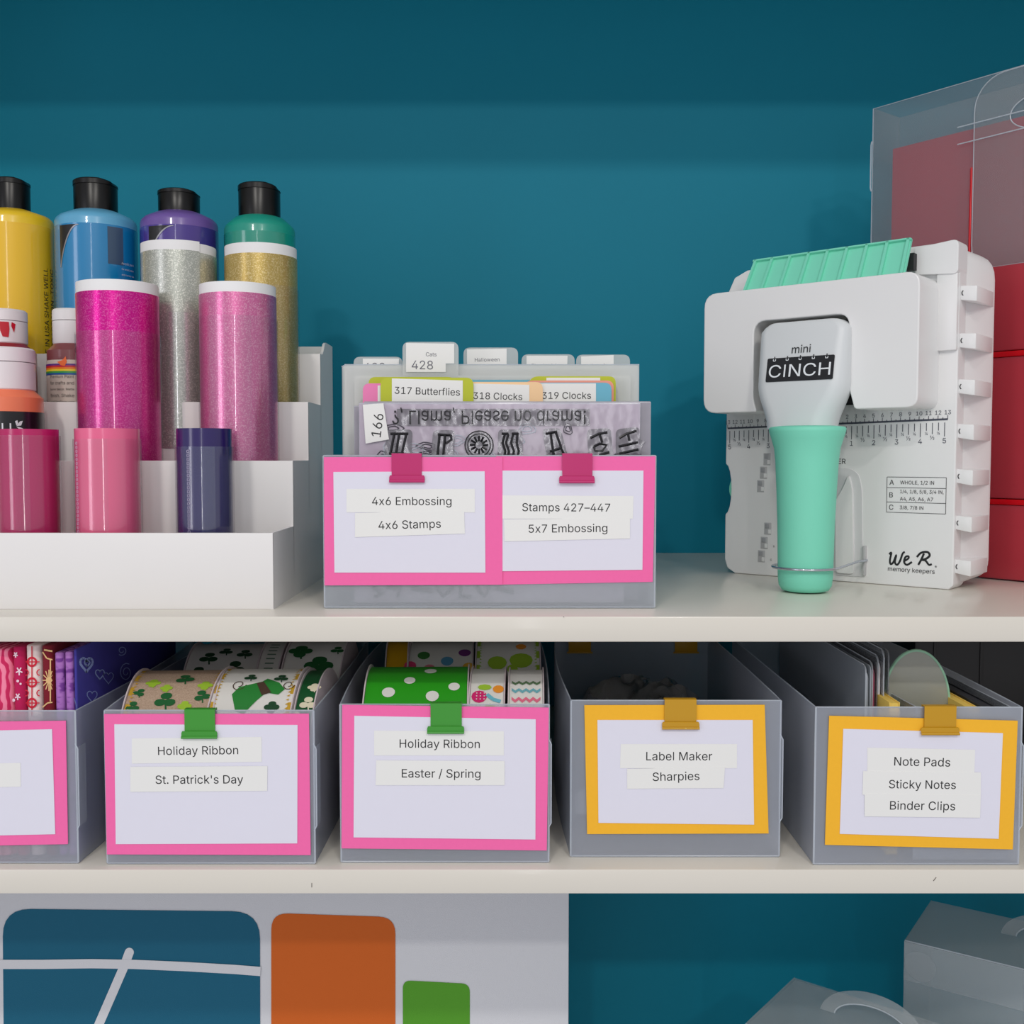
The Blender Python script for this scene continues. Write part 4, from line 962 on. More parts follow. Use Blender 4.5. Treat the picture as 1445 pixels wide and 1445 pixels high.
pocket('empty crinkled clear pocket nearest the round disc', 1247, 918, CLF, None, yoff=.038)
t = thing('round_disc', 'translucent grey oval disc with pale green rim standing in the bin', 'disc', P(1300, 1000, Y0 + .05))
dp = [P(1293 + 46 * math.cos(a) , 990 + 72 * math.sin(a), Y0 + .050) for a in [k * 2 * PI / 48 for k in range(48)]]
bm = bm_prism([(p.x, p.z) for p in dp], -.0008, .0008)
finish('disc_sheet', bm, frost('grey_disc_film', .25, (196, 198, 186), .2, .2, .3), t, Matrix(((1, 0, 0, 0), (0, 0, -1, Y0 + .05), (0, 1, 0, 0), (0, 0, 0, 1))))
tube('green_rim', [p for p in dp], .0013, mat('mint_rim', (150, 200, 170), .4), t, 5, True)
bins_z = ZL + .003
def pad(name, label, cat, x0, x1, ytop, yy, depth, m, sheets=None, yaw=0):
    a = X(x0, 990, yy); b = X(x1, 990, yy); zt = Z(ytop, yy)
    c = Vector(((a + b) / 2, yy, bins_z)); M = Matrix.Translation(c) @ Matrix.Rotation(yaw, 4, 'Z')
    t = thing(name, label, cat, None, M=M); w2 = (b - a) / 2
    box('cover', (-w2, 0, 0), (-w2 + .0008, depth, zt - bins_z), m, t, .0002, M)
    box('page_block', (-w2 + .0008, .001, .0005), (w2 - .0008, depth - .001, zt - bins_z - .001), sheets or m, t, .0002, M)
    box('cover', (w2 - .0008, 0, 0), (w2, depth, zt - bins_z), m, t, .0002, M)
    return t
YN = mat('yellow_note_paper', (240, 206, 100), .8)
pad('sticky_note_pad', 'yellow sticky note pad between the pockets and the disc', 'note pad', 1255, 1270, 991, Y0 + .012, .045, YN)
pad('note_pad', 'pale yellow note pad slanting behind the mustard clip', 'note pad', 1366, 1383, 999, Y0 + .012, .10, YN, None, 0)
pad('notebook', 'black notebook standing right of the yellow note pad', 'notebook', 1388, 1408, 998, Y0 + .010, .13, mat('black_notebook_cover', (26, 28, 36), .35, var=.2, vscale=300, coat=.2), mat('black_notebook_pages', (40, 42, 52), .6), 0)
zdk = ZLb + .001
dk = thing('document_case', 'dark charcoal upright case at the back of the shelf behind the note pad bin', 'case', (X(1430, 950, Yb + .04), Yb + .04, ZL))
DKM = mat('charcoal_case_plastic', (46, 46, 50), .5)
xa_ = X(1290, 950, Yb + .03)
box('case_body', (xa_, Yb + .03, ZL + .0005), (xa_ + .26, Yb + .11, ZUb - .03), DKM, dk, .003)
box('case_lid', (xa_ - .001, Yb + .029, ZUb - .03), (xa_ + .261, Yb + .111, ZUb - .012), DKM, dk, .003)
for k_ in range(5): box('case_rib', (xa_ + .02 + .05 * k_, Yb + .0285, ZL + .01), (xa_ + .024 + .05 * k_, Yb + .0305, ZUb - .034), DKM, dk, .0005)
t = thing('inner_tray', 'small clear inner tray standing inside the note pad bin', 'tray', (X(1350, 980, Y0 + .1), Y0 + .01, bins_z))
x0_, x1_ = X(1292, 990, Y0 + .006), X(1425, 990, Y0 + .006)
zt_ = zr - .0008
sheet('tray_side', [(x0_, Y0 + .004), (x0_ - .012, Y0 + .20)], bins_z, zt_, .0009, CLF, t)
sheet('tray_side', [(x1_, Y0 + .004), (x1_ , Y0 + .20)], bins_z, zt_, .0009, CLF, t)
sheet('tray_front', [(x0_, Y0 + .004), (x1_, Y0 + .004)], bins_z, zt_, .0009, CLF, t)
tube('tray_rim', [(x0_ - .012, Y0 + .20, zt_), (x0_, Y0 + .004, zt_), (x1_, Y0 + .004, zt_), (x1_, Y0 + .20, zt_)], .0005, PP_EDGE, t, 5)
tube('tray_fold', [(x0_, Y0 + .004, bins_z), (x0_, Y0 + .004, zt_)], .0007, PP_EDGE, t, 5)

# ------------------------------------------------------------------ binding machine
a_ = Yat(807.5, ZU + .0003); b_ = Yat(832.6, ZU + .0003)
ML = Vector((X(1022, 807.5, a_), a_, ZU)); MR = Vector((X(1345, 832.6, b_), b_, ZU))
MW = (MR - ML).length; mu = (MR - ML).normalized(); mv = Vector((-mu.y, mu.x, 0))
if mv.y < 0: mv = -mv
MB = Matrix(((mu.x, mv.x, 0, ML.x), (mu.y, mv.y, 0, ML.y), (0, 0, 1, ML.z), (0, 0, 0, 1)))
MBF = MB @ FR                         # prism frame: x = u, y = z up, z toward viewer (v = -z)
def mp(px, py, v=0):                  # photograph point on the machine's plane v -> (u, z)
    d = ray(px, py); o_ = Vector((0, 0, CZ)) - ML
    tt = (v - o_.dot(mv)) / d.dot(mv); p = o_ + d * tt
    return (p.dot(mu), p.z)
mach = thing('binding_machine', 'white hand punch binding machine with mint green lever grip', 'binding machine', None, M=MB)
MWH = mat('machine_white_plastic', (232, 232, 232), .38, var=.01, vscale=30, coat=.08); MINT = mat('mint_rubber', (124, 218, 190), .55, var=.02, vscale=60, bump=.05, bscale=900)
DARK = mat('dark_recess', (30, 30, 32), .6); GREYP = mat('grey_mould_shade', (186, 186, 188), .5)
H = mp(1345, 340)[1]
HL = mp(1040, 383)[1]
# front plate with a bite on its far edge for the mint knob
n0, n1 = mp(1024, 655)[1], mp(1024, 725)[1]
out = [(.012, 0), (MW - .004, 0), (MW, .004), (MW, H - .014), (MW - .004, H - .004), (MW - .014, H), (.022, HL), (.008, HL - .006), (.001, HL - .02), (0, n0 + .004)]
for k in range(9):
    a = PI / 2 - PI * k / 8; out.append((.0065 * math.cos(a), (n0 + n1) / 2 + (n0 - n1) / 2 * math.sin(a)))
out += [(0, n1 - .004), (0, .014), (.003, .005)]
prism('front_plate', out, -.030, 0, MWH, mach, MBF, .0018, 2)
# flared rear shell, wider than the plate
bm = bmesh.new(); fl_ = .013
A0 = round_poly([(.003, .002), (MW - .001, .002), (MW - .001, H - .002), (.003, HL - .002)], [.01, .006, .014, .03], 6)
A1 = round_poly([(-.002, -.0), (MW + fl_, .006), (MW + fl_, H - .004), (-.002, HL - .002)], [.01, .018, .026, .03], 6)
r0 = [bm.verts.new((x, y, -.016)) for x, y in A0]; r1 = [bm.verts.new((x, y, -.052)) for x, y in A1]; r2 = [bm.verts.new((x, y, -.058)) for x, y in A1]
for A, B in ((r0, r1), (r1, r2)):
    for k in range(len(A)): bm.faces.new((A[k], A[(k + 1) % len(A)], B[(k + 1) % len(A)], B[k]))
bm.faces.new(r2[::-1]); bm.faces.new(r0)
bmesh.ops.translate(bm, verts=bm.verts, vec=(0, .0005, 0))
finish('rear_shell', bm, MWH, mach, MBF)
# pegs down the near side
for py in (413, 480, 545, 608, 672, 738, 800):
    u, z = mp(1350, py, -.0); u = MW - .002
    bm = bm_box((u, -.052, z - .007), (u + .013, .0 - .006, z + .0075)); 
    bm = bmesh.new()
    pts = [(u + .001, z - .006), (u + .0155, z - .0085), (u + .0155, z + .0055), (u + .001, z + .0065)]
    bm_prism(pts, -.054, -.004, bm); bmesh.ops.recalc_face_normals(bm, faces=bm.faces); bev(bm, .0010, 2)
    pg = finish('side_peg', bm, MWH, mach, MBF)
    arc = [(u + .0045 + .0016 * math.cos(a), z - .0002 + .0022 * math.sin(a)) for a in [PI * .6 + k * PI * .8 / 6 for k in range(7)]]
    bm = bmesh.new()
    for q in linepx(arc, .0004): bm.faces.new([bm.verts.new((x, y, -.0037)) for x, y in q])
    finish('peg_mark', bm, INK, pg, MBF, smooth=False)
# punch housing
VC = .0526
cu0 = mp(993, 480, -VC)[0]; cu1 = MW - .0165
czb = mp(1150, 579, -VC)[1]; czt = mp(1150, 398, -VC)[1]
k0 = mp(1063, 520, -VC)[0]; k1 = mp(1197, 520, -VC)[0]; kt = mp(1130, 448, -VC)[1]
hp = [(cu0, czb), (k0 + .004, czb), (k0, czb + .012), (k0, kt), (k1, kt), (k1, czb + .022), (k1 + .006, czb), (cu1, czb), (cu1, czt), (cu0, czt)]
hp = round_poly(hp, [.014, .003, .006, .012, .012, .008, .003, .010, .012, .014], 5)
prism('punch_housing', hp, -.002, VC, MWH, mach, MBF, .0050, 4)
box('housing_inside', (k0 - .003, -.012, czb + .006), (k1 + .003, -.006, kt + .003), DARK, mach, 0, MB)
# mint ribbed paper rest above the housing
q = [mp(1052, 412, -.036), mp(1066, 367, -.022), mp(1283, 335, -.022), mp(1283, 381, -.036)]
def slant(u, z, h=0): 
    zb = czt - .006; f_ = (z - zb) / .05
    return Vector((u, -.044 + .024 * f_ - h, z))
ul0, ul1 = mp(1050, 405, -.036)[0], mp(1283, 360, -.03)[0]
ztl = mp(1066, 368, -.022)[1]; ztr = mp(1283, 337, -.022)[1]
bm = bmesh.new()
def quadslab(bm, p, th):
    n = (p[1] - p[0]).cross(p[3] - p[0]).normalized() * th
    vs = [bm.verts.new(x) for x in p] + [bm.verts.new(x + n) for x in p]
    for f in ((0, 1, 2, 3), (7, 6, 5, 4), (0, 4, 5, 1), (1, 5, 6, 2), (2, 6, 7, 3), (3, 7, 4, 0)): bm.faces.new([vs[i] for i in f])
base_z = czt - .006
quadslab(bm, [slant(ul0, base_z), slant(ul1, base_z), slant(ul1, ztr), slant(ul0 + .006, ztl)], -.003)
finish('ribbed_rest', bm, MINT, mach, MB)
for k in range(9):
    f_ = k / 8; u = ul0 + .002 + (ul1 - ul0 - .004) * f_; zt = ztl + (ztr - ztl) * f_
    if k == 0: u += .001
    bm = bmesh.new()
    ut = u + (.005 * (1 - f_))
    quadslab(bm, [slant(u - .0012, base_z, .003), slant(u + .0012, base_z, .003), slant(ut + .0012, zt, .003), slant(ut - .0012, zt, .003)], -.0060)
    finish('rest_rib', bm, MINT, mach, MB)
bm = bmesh.new(); quadslab(bm, [slant(ul0 + .005, ztl - .0015, .003), slant(ul1, ztr - .0015, .003), slant(ul1, ztr, .003), slant(ul0 + .006, ztl, .003)], -.0045); finish('rest_rail', bm, MINT, mach, MB)
# blocks at the near top corner
a = mp(1290, 352, -.006); b = mp(1352, 386, -.006)
prism('corner_block', round_poly([(mp(1290, 388, -.006)[0], mp(1290, 388, -.006)[1]), (b[0], b[1]), (b[0], H + .0005), (a[0], mp(1292, 350, -.006)[1])], [.001, .005, .006, .002]), -.02, .006, MWH, mach, MBF, .0012)
a = mp(1318, 386, -.003); b = mp(1345, 494, -.003)
box('raised_strip', (cu1 - .002, -.0045, b[1]), (MW - .0006, .001, mp(1345, 386)[1]), MWH, mach, .0008, MB)
box('dark_slot', (mp(1277, 365, -.015)[0], -.016, mp(1285, 381, -.015)[1]), (mp(1290, 365, -.015)[0], -.008, mp(1288, 357, -.015)[1]), DARK, mach, 0, MB)
# lever head: slants outward going down to the grip
hz = [(447, 1.0), (480, 1.0), (520, 1.0), (545, 1.0), (575, .86), (602, .74)]
VH = lambda z: .062 + (kt - z) / (kt - .13) * .022
head = []
hc0 = mp(1126, 500, -.07)[0]; hw = (mp(1196, 500, -.066)[0] - mp(1071, 500, -.066)[0]) / 2
bm = bmesh.new(); rows = []
ztop = mp(1130, 452, -.064)[1]; zbot = mp(1137, 604, -.088)[1]
for k in range(25):
    f_ = k / 24; z = ztop + (zbot - ztop) * f_
    wk = hw
    if f_ < .10: wk = hw - .010 * (1 - math.sin(PI / 2 * f_ / .10))
    if f_ > .58: s_ = (f_ - .58) / .42; wk = hw * (1 - .27 * (s_ * s_ * (3 - 2 * s_)))
    vf = VH(z); th = .026 + .016 * f_
    sec = rrect(-wk, 0, wk, th, .008 + .009 * f_, 5)
    ctr = hc0 + .0005 * f_
    rows.append([bm.verts.new((ctr + x, -vf + (th - y_) * -1 + th * 0 + th - 0 if False else -vf + y_, z)) for x, y_ in sec])
for A, B in zip(rows, rows[1:]):
    for k in range(len(A)): bm.faces.new((A[k], A[(k + 1) % len(A)], B[(k + 1) % len(A)], B[k]))
bm.faces.new(rows[0]); bm.faces.new(rows[-1][::-1]); bmesh.ops.recalc_face_normals(bm, faces=bm.faces)
top_e = [e for e in bm.edges if all(v in rows[0] for v in e.verts)]
bmesh.ops.bevel(bm, geom=top_e, offset=.003, segments=3, affect='EDGES', profile=.5)
finish('lever_head', bm, mat('lever_grey_plastic', (214, 218, 220), .4), mach, MB, ang=60)
# mint grip
gy = Yat(838, ZU + .001) + .022
gx = X(1137, 760, gy); gz = ZU + .0008
prof = []
for py, half in ((838, 26), (836, 33), (830, 37), (818, 38.5), (790, 39), (740, 40), (690, 42), (650, 44), (632, 46), (618, 50), (608, 53), (603, 53.5), (601, 51), (600, 40)):
    z = Z(py, gy - half * gy / F) - gz; prof.append((half * gy / F * .985, max(z, 0)))
prof = [(0, 0)] + prof + [(0, prof[-1][1] - .001)]
lathe('lever_grip', prof, (gx, gy, gz), MINT, mach, 64, ang=60)
# wire catch round the grip
wz = Z(805, gy - .03) 
gl = MB.inverted() @ Vector((gx, gy, wz)); rr_ = .0285
uh = mp(1220, 803, -.006)[0]
wp = [Vector((uh, -.001, gl.z)), Vector((uh, -.010, gl.z)), Vector((uh - .002, -.014, gl.z))]
for k in range(13):
    a = math.radians(8 - 196 * k / 12); wp.append(Vector((gl.x + rr_ * math.cos(a), gl.y + rr_ * math.sin(a), gl.z)))
wp.append(Vector((gl.x - rr_ + .001, gl.y + .02, gl.z)))
wp.append(Vector((gl.x - rr_ + .003, -.001, gl.z)))
tube('wire_catch', wp, .0012, mat('steel_wire', (190, 195, 205), .2, metal=.9), mach, 8, M=MB)
# mint knob in the far edge
lathe('edge_knob', [(0, -.008), (.017, -.008), (.018, -.006), (.018, .004), (.017, .006), (0, .006)], (0, 0, 0), MINT, mach, 40, M=MB @ Matrix.Translation((.0185, .012, (n0 + n1) / 2)) @ Matrix.Rotation(PI / 2, 4, 'X'))
# recessed channel beside the grip
ch = [mp(1180, 812), mp(1218, 814), mp(1217, 690), mp(1212, 668), mp(1200, 661), mp(1180, 660)]
out_ = round_poly(ch, [.001, .001, .01, .008, .008, .001], 3)
prism('channel_rim', out_, -.004, .0009, mat('machine_channel_plastic', (214, 214, 216), .5), mach, MBF, .0003, 1)
ch2 = [mp(1180, 808, -.001), mp(1206, 810, -.001), mp(1204, 690, -.001), mp(1199, 669, -.001), mp(1190, 690, -.001), mp(1180, 706, -.001)]
prism('channel_ridge', round_poly(ch2, .004, 3), 0, .0035, MWH, mach, MBF, .0012, 2)
box('wire_hook', (mp(1222, 800)[0] - .002, -.004, mp(1222, 812)[1]), (mp(1222, 800)[0] + .0005, -.0, mp(1222, 770)[1]), GREYP, mach, .0004, MB)
for cx_, cy_ in ((1083, 648), (1078, 667), (1074, 686), (1084, 746), (1079, 766), (1075, 785)):
    u, z = mp(cx_, cy_)
    dl = box('notch_dial', (u - .0042, -.0004, z - .006), (u + .0034, .001, z + .006), GREYP, mach, .0002, MB)
    box('dial_step', (u - .003, -.0011, z + .0005), (u + .0012, .0, z + .005), mat('notch_shade', (158, 160, 164), .5), dl, .0002, MB)
    box('dial_step', (u + .0004, -.0013, z - .005), (u + .0032, .0, z - .0008), MWH, dl, .0002, MB)
def mtext(name, s, px, py, m=INK, par=mach, v=-.0004, **kw):
    u, z = mp(px, py, v); return text(name, s, m, par, MB @ Matrix.Translation((u, v, z)) @ FR, **kw)
def mline(bm, u0, z0, u1, z1, w, v=-.0003):
    for q in linepx([(u0, z0), (u1, z1)], w): bm.faces.new([bm.verts.new((x, v, y)) for x, y in q])
mtext('small_mark', 'B', 1092, 771, cap=.0018, fat=.02); mtext('small_mark', 'C', 1088, 790, cap=.0020, fat=.01); mtext('lettering', 'PER', 1185, 651, cap=.0048, fat=.03)
# ruler
uA, zA = mp(1027, 604.5); uB, zB = mp(1337.5, 591.5)
uc = (uA + uB) / 2; cm = (uB - uA) / 26
INKG = mat('ruler_ink', (70, 74, 88), .6)
def zl(u): return zA + (zB - zA) * (u - uA) / (uB - uA)
bm = bmesh.new(); mline(bm, uA, zl(uA), uB, zl(uB), .00085)
for k in range(-26, 27):
    u = uc + k * cm / 2; mline(bm, u, zl(u), u, zl(u) + (.0036 if k % 2 == 0 else .0018), .00028)
inch = 2.54 * cm
for k in range(-20, 21):
    u = uc + k * inch / 4; L = .0125 if k % 4 == 0 else (.0100 if k % 2 == 0 else .0070)
    mline(bm, u, zl(u) - .0028, u, zl(u) - .0028 - L, .00032)
finish('ruler_scale', bm, INKG, mach, MB, smooth=False)
def mt2(s, u, z, **kw): return text('ruler_number', s, INKG, mach, MB @ Matrix.Translation((u, -.0004, z)) @ FR, **kw)
for k in list(range(-13, -6)) + list(range(2, 14)):
    mt2(str(abs(k)), uc + k * cm, zl(uc + k * cm) + .0062, cap=.0036, fat=.014)
for k in (-5, -4, -3, 1, 2, 3, 4, 5): mt2(str(abs(k)), uc + k * inch, zl(uc + k * inch) - .0190, cap=.0046, fat=.004)
for k in range(-19, 20):
    if abs(k) < 3 or -12 < k < 0: continue
    u = uc + k * inch / 4
    if k % 4 == 2 or k % 4 == -2: mt2('\u00bd', u, zl(u) - .0160, cap=.0036, fat=.0)
    elif k % 2: mt2('\u00bc', u, zl(u) - .0122, cap=.0026, fat=.01)
# size table
ta = mp(1252, 673.5); tb_ = mp(1334.5, 725)
tz1 = mp(1293, 673.5)[1]; tz0 = mp(1293, 724)[1]; tu0, tu1 = ta[0], tb_[0]
bm = bmesh.new(); r1_ = tz1 - (tz1 - tz0) * .30; r2_ = tz1 - (tz1 - tz0) * .71
for z_ in (tz1, r1_, r2_, tz0): mline(bm, tu0, z_, tu1, z_, .00022)
for u_ in (tu0, tu1): mline(bm, u_, tz1, u_, tz0, .00022)
finish('table_lines', bm, INK, mach, MB, smooth=False)
def tt_(s, u, z, **kw): 
    b = text_bm(s, **kw); x0 = min(v.co.x for v in b.verts)
    return finish('lettering', b, INK, mach, MB @ Matrix.Translation((u - x0, -.0004, z)) @ FR, smooth=False)
tw = tu1 - tu0
for s, z_ in (('A', (tz1 + r1_) / 2), ('B', (r1_ + r2_) / 2), ('C', (r2_ + tz0) / 2)): tt_(s, tu0 + tw * .045, z_, cap=.0046, fat=.02)
tt_('WHOLE, 1/2 IN', tu0 + tw * .23, (tz1 + r1_) / 2, width=tw * .57, cap=.0032)
tt_('1/4, 1/8, 5/8, 3/4 IN,', tu0 + tw * .23, (r1_ + r2_) / 2 + .0034, width=tw * .73, cap=.0032)
tt_('A4, A5, A6, A7', tu0 + tw * .23, (r1_ + r2_) / 2 - .0034, width=tw * .56, cap=.0032)
tt_('3/8, 7/8 IN', tu0 + tw * .23, (r2_ + tz0) / 2, width=tw * .40, cap=.0032)
# brush-style maker's mark, drawn as strokes
def u_(px, py): return mp(px, py)
bm = bmesh.new()
def brush(pts, w):
    pts = [u_(x, y) for x, y in pts]
    sm = []
    for i in range(len(pts) - 1):
        p0 = pts[max(i - 1, 0)]; p1 = pts[i]; p2_ = pts[i + 1]; p3_ = pts[min(i + 2, len(pts) - 1)]
        for k in range(5):
            t_ = k / 5
            sm.append(tuple(.5 * ((2 * p1[j]) + (-p0[j] + p2_[j]) * t_ + (2 * p0[j] - 5 * p1[j] + 4 * p2_[j] - p3_[j]) * t_ ** 2 + (-p0[j] + 3 * p1[j] - 3 * p2_[j] + p3_[j]) * t_ ** 3) for j in (0, 1)))
    sm.append(pts[-1])
    bm_tube([(x, -.0003, z) for x, z in sm], w, 6, False, bm)
brush([(1255, 782), (1258, 780), (1256, 790), (1257, 796), (1261, 793), (1265, 783), (1263, 793), (1266, 797), (1270, 792), (1274, 781), (1277, 779)], .0010)
brush([(1276, 792), (1282, 788), (1282, 785), (1278, 786), (1276, 793), (1280, 797), (1287, 793)], .0009)
brush([(1296, 797), (1300, 790), (1304, 781)], .0010)
brush([(1294, 786), (1300, 780), (1309, 779), (1312, 784), (1306, 789), (1300, 790), (1306, 791), (1311, 797), (1315, 796)], .0010)
for v in bm.verts: v.co.y = -.0003 + (v.co.y + .0003) * .12
finish('makers_mark', bm, INK, mach, MB)
mtext('lettering', 'memory keepers', 1285.5, 804.5, width=(mp(1319, 805)[0] - mp(1253, 803)[0]), fat=.01)
mtext('lettering', '\u00ae', 1320.5, 800, cap=.0022)
# badge on the lever head
zb1 = mp(1130, 503, -.068)[1]; 
def vh(z): return -(VH(z) + .0006)
hh = MB @ Matrix()
bt = [mp(1082.5, 507, vh(.21)), mp(1177, 499, vh(.21)), mp(1177, 533, vh(.20)), mp(1083, 542, vh(.20))]
zc_ = sum(z for _, z in bt) / 4; uc_ = sum(u for u, _ in bt) / 4
bw = (bt[1][0] - bt[0][0]) / 2; bh = ((bt[0][1] - bt[3][1]) + (bt[1][1] - bt[2][1])) / 4
tilt = math.atan(.022 / (kt - .13))
MBadge = MB @ Matrix.Translation((uc_, vh(zc_) + .0002, zc_)) @ Matrix.Rotation(-tilt, 4, 'X') @ FR
bd = prism('black_badge', rrect(-bw, -bh, bw, bh, .0012, 3), -.0002, .0003, mat('badge_black', (16, 18, 24), .5), mach, MBadge)
WPR = mat('badge_white', (232, 236, 240), .5)
finish('lettering', text_bm('CINCH', width=bw * 2 * .92, cap=bh * 2 * .52), WPR, bd, MBadge @ Matrix.Translation((0, -bh * .12, .0006)), smooth=False)
for k in range(5):
    x = (-.78 + k * .39) * bw
    bm = bmesh.new()
    for q in linepx([(x, bh + .0013), (x, bh - .0010)], .00045): bm.faces.new([bm.verts.new((a, b, .0006)) for a, b in q])
    finish('binding_ring', bm, INK, bd, MBadge, smooth=False)
    bm = bmesh.new()
    for q in linepx([(x - .0011, bh - .0010), (x - .0011, bh - .0028), (x + .0011, bh - .0028), (x + .0011, bh - .0010)], .0003): bm.faces.new([bm.verts.new((a, b, .0007)) for a, b in q])
    finish('ring_mark', bm, WPR, bd, MBadge, smooth=False)
text('lettering', 'mini', INK, mach, MBadge @ Matrix.Translation((0, bh + .0072, .0004)), width=bw * .56, fat=.014)

# ------------------------------------------------------------------ frosted case with red papers, leaning diagonally at the end of the shelf
yb0 = Yat(819, ZU); B0 = Vector((X(1445, 819, yb0), yb0, ZU))
ytl = None
best = None
for k in range(400):                  # the near top corner line and far upright edge fix the case's direction
    s = k * .0006; p = Vector((B0.x - .788 * s, B0.y + s, 0))
    d = ray(1230, 300); e = abs(p.x / p.y - d.x / d.y)
    if best is None or e < best[0]: best = (e, s)
s = best[1]; A0_ = Vector((B0.x - .788 * s, B0.y + s, ZU)); Hc = Z(155, A0_.y) - ZU
cu_ = (B0 - A0_).normalized(); cv_ = Vector((-cu_.y, cu_.x, 0)); cv_ = cv_ if cv_.y > 0 else -cv_
MC = Matrix(((cu_.x, cv_.x, 0, A0_.x), (cu_.y, cv_.y, 0, A0_.y), (0, 0, 1, ZU + .001), (0, 0, 0, 1)))
def cp(px, py, v=0):
    d = ray(px, py); o_ = Vector((0, 0, CZ)) - Vector((A0_.x, A0_.y, ZU + .001)); tt = (v - o_.dot(cv_)) / d.dot(cv_); p = o_ + d * tt
    return (p.dot(cu_), p.z)
MCF = MC @ FR
CASE = frost('frosted_case_plastic', .78, (172, 182, 190), .10, .3, .35); CASE2 = frost('frosted_flap_plastic', .87, (190, 196, 200), .10, .3, .35)
case = thing('carry_case', 'tall frosted plastic carry case full of red paper, behind the binding machine', 'carry case', None, M=MC)
Lc = .25; Dc = .05
prism('front_panel', rrect(0, 0, Lc, Hc, .002), -.0012, 0, CASE, case, MCF)
prism('back_panel', rrect(0, 0, Lc, Hc, .002), -Dc, -Dc + .0012, CASE, case, MCF)
box('side_panel', (0, .0012, 0), (.0012, Dc - .0012, Hc), CASE, case, 0, MC)
box('side_panel', (Lc - .0012, .0012, 0), (Lc, Dc - .0012, Hc), CASE, case, 0, MC)
box('bottom_panel', (0.0012, .0012, 0), (Lc - .0012, Dc - .0012, .0012), CASE, case, 0, MC)
tube('fold_edge', [(0, 0, 0), (0, 0, Hc), (Lc, 0, Hc)], .0007, PP_EDGE, case, 5, M=MC)
f0 = cp(1372, 300, -.002); ft = cp(1400, 105, -.002); fb = cp(1400, 377, -.002); hcn = cp(1452, 157, -.002)
u0, z0_, z1_ = f0[0], fb[1], cp(1420, 100, -.002)[1]
outer = []; inner = []
cxh, czh = hcn[0] + .012, hcn[1]
uend = 2 * cxh - u0
outline = rrect(u0, z0_, uend, z1_, .02, 8, (.03, .03, .002, .002))
def resample(pts, n, cx, cy):
    out = []
    for k in range(n):
        a = 2 * PI * k / n + .01; dx, dy = math.cos(a), math.sin(a); bt_ = None
        for i in range(len(pts)):
            p, q = pts[i], pts[(i + 1) % len(pts)]
            ex, ey = q[0] - p[0], q[1] - p[1]; den = dx * ey - dy * ex
            if abs(den) < 1e-12: continue
            t_ = ((p[0] - cx) * ey - (p[1] - cy) * ex) / den; w_ = ((p[0] - cx) * dy - (p[1] - cy) * dx) / den
            if t_ > 0 and -1e-6 <= w_ <= 1 + 1e-6 and (bt_ is None or t_ > bt_): bt_ = t_
        out.append((cx + dx * bt_, cy + dy * bt_))
    return out
NN = 72
outer = resample(outline, NN, cxh, czh)
inner = [(cxh + .030 * math.cos(2 * PI * k / NN + .01), czh + .0165 * math.sin(2 * PI * k / NN + .01)) for k in range(NN)]
ring_prism('handle_flap', outer, inner, .0012, .0022, CASE2, case, MCF)
tube('handle_edge', [(x, -.0018, z) for x, z in inner], .0006, PP_EDGE, case, 5, True, M=MC)
tube('flap_edge', [(x, -.0018, z) for x, z in outer], .0005, PP_EDGE, case, 5, True, M=MC)
for py0, py1 in ((180, 155), (204, 180)):
    a = cp(1351, py0, -.003); b = cp(1460, py1 - 3, -.003)
    tube('slit_edge', [(a[0], -.003, a[1]), (b[0], -.003, b[1])], .0006, PP_EDGE, case, 5, M=MC)
tube('locking_tab', [(-.0008, -.0005, cp(1230, 200)[1]), (-.0018, -.0005, cp(1230, 205)[1]), (-.0018, -.0005, cp(1230, 265)[1]), (-.0008, -.0005, cp(1230, 270)[1])], .0007, PP_EDGE, case, 5, M=MC)
RED = mat('red_paper', (208, 44, 68), .7, var=.03, vscale=20); REDB = mat('bright_red_plastic', (214, 6, 24), .35, coat=.3)
def redstack(label, z_0, z_1, uoff, dep=(.010, .04)):
    M2 = MC @ Matrix.Translation((uoff, dep[0], z_0)); t = thing('paper_stack', label, 'paper', None, M=M2)
    n = 6; th = (dep[1] - dep[0]) / n
    for k in range(n):
        o_ = random.uniform(0, .0015)
        box('paper_sheet', (uoff + o_, dep[0] + k * th, z_0), (Lc - .003, dep[0] + (k + 1) * th - .0006, z_1 - o_), RED, t, 0, MC)
    return t
ztop_red = cp(1262, 208, .008)[1]
redstack('upright stack of red paper inside the frosted carry case', .0022, ztop_red, cp(1256, 300, .008)[0])
# two lower clear red boxes standing before the case, past the machine
zq = [cp(1445, 375)[1], cp(1445, 500)[1], cp(1445, 708)[1]]
rb = frost('red_tinted_film', .40, (232, 92, 108), .10, .3, .3, tint=(235, 120, 130))
for k, (z_a, z_b, lb) in enumerate(((.0, zq[2] - .003, 'lowest red clear box in front of the carry case'), (zq[2] + .003, zq[1] - .003, 'middle red clear box in front of the carry case'), (zq[1] + .003, zq[0], 'topmost of the red clear boxes in front of the carry case'))):
    M2 = MC @ Matrix.Translation((.095, -.018, z_a)); t = thing('clear_box', lb, 'box', None, M=M2)
    ua = cp(1384, 600, -.018)[0] + .0
    bx = bmesh.new(); bm_box((ua, -.018, z_a + .0002), (Lc, -.004, z_b), bx); bmesh.ops.recalc_face_normals(bx, faces=bx.faces); bev(bx, .0015, 2)
    finish('box_shell', bx, rb, t, MC)
    box('red_paper_block', (ua + .003, -.0155, z_a + .0012), (Lc - .003, -.0055, z_b - .0015), RED, t, .0003, MC)
    box('bright_red_lip', (ua, -.0185, z_b + .0002), (Lc, -.005, z_b + .0055), REDB, t, .0008, MC) if k < 2 else None
a = cp(1368, 300, -.0016); b1 = cp(1372, 236, -.0016)[1]; b0 = cp(1370, 420, -.0016)[1]
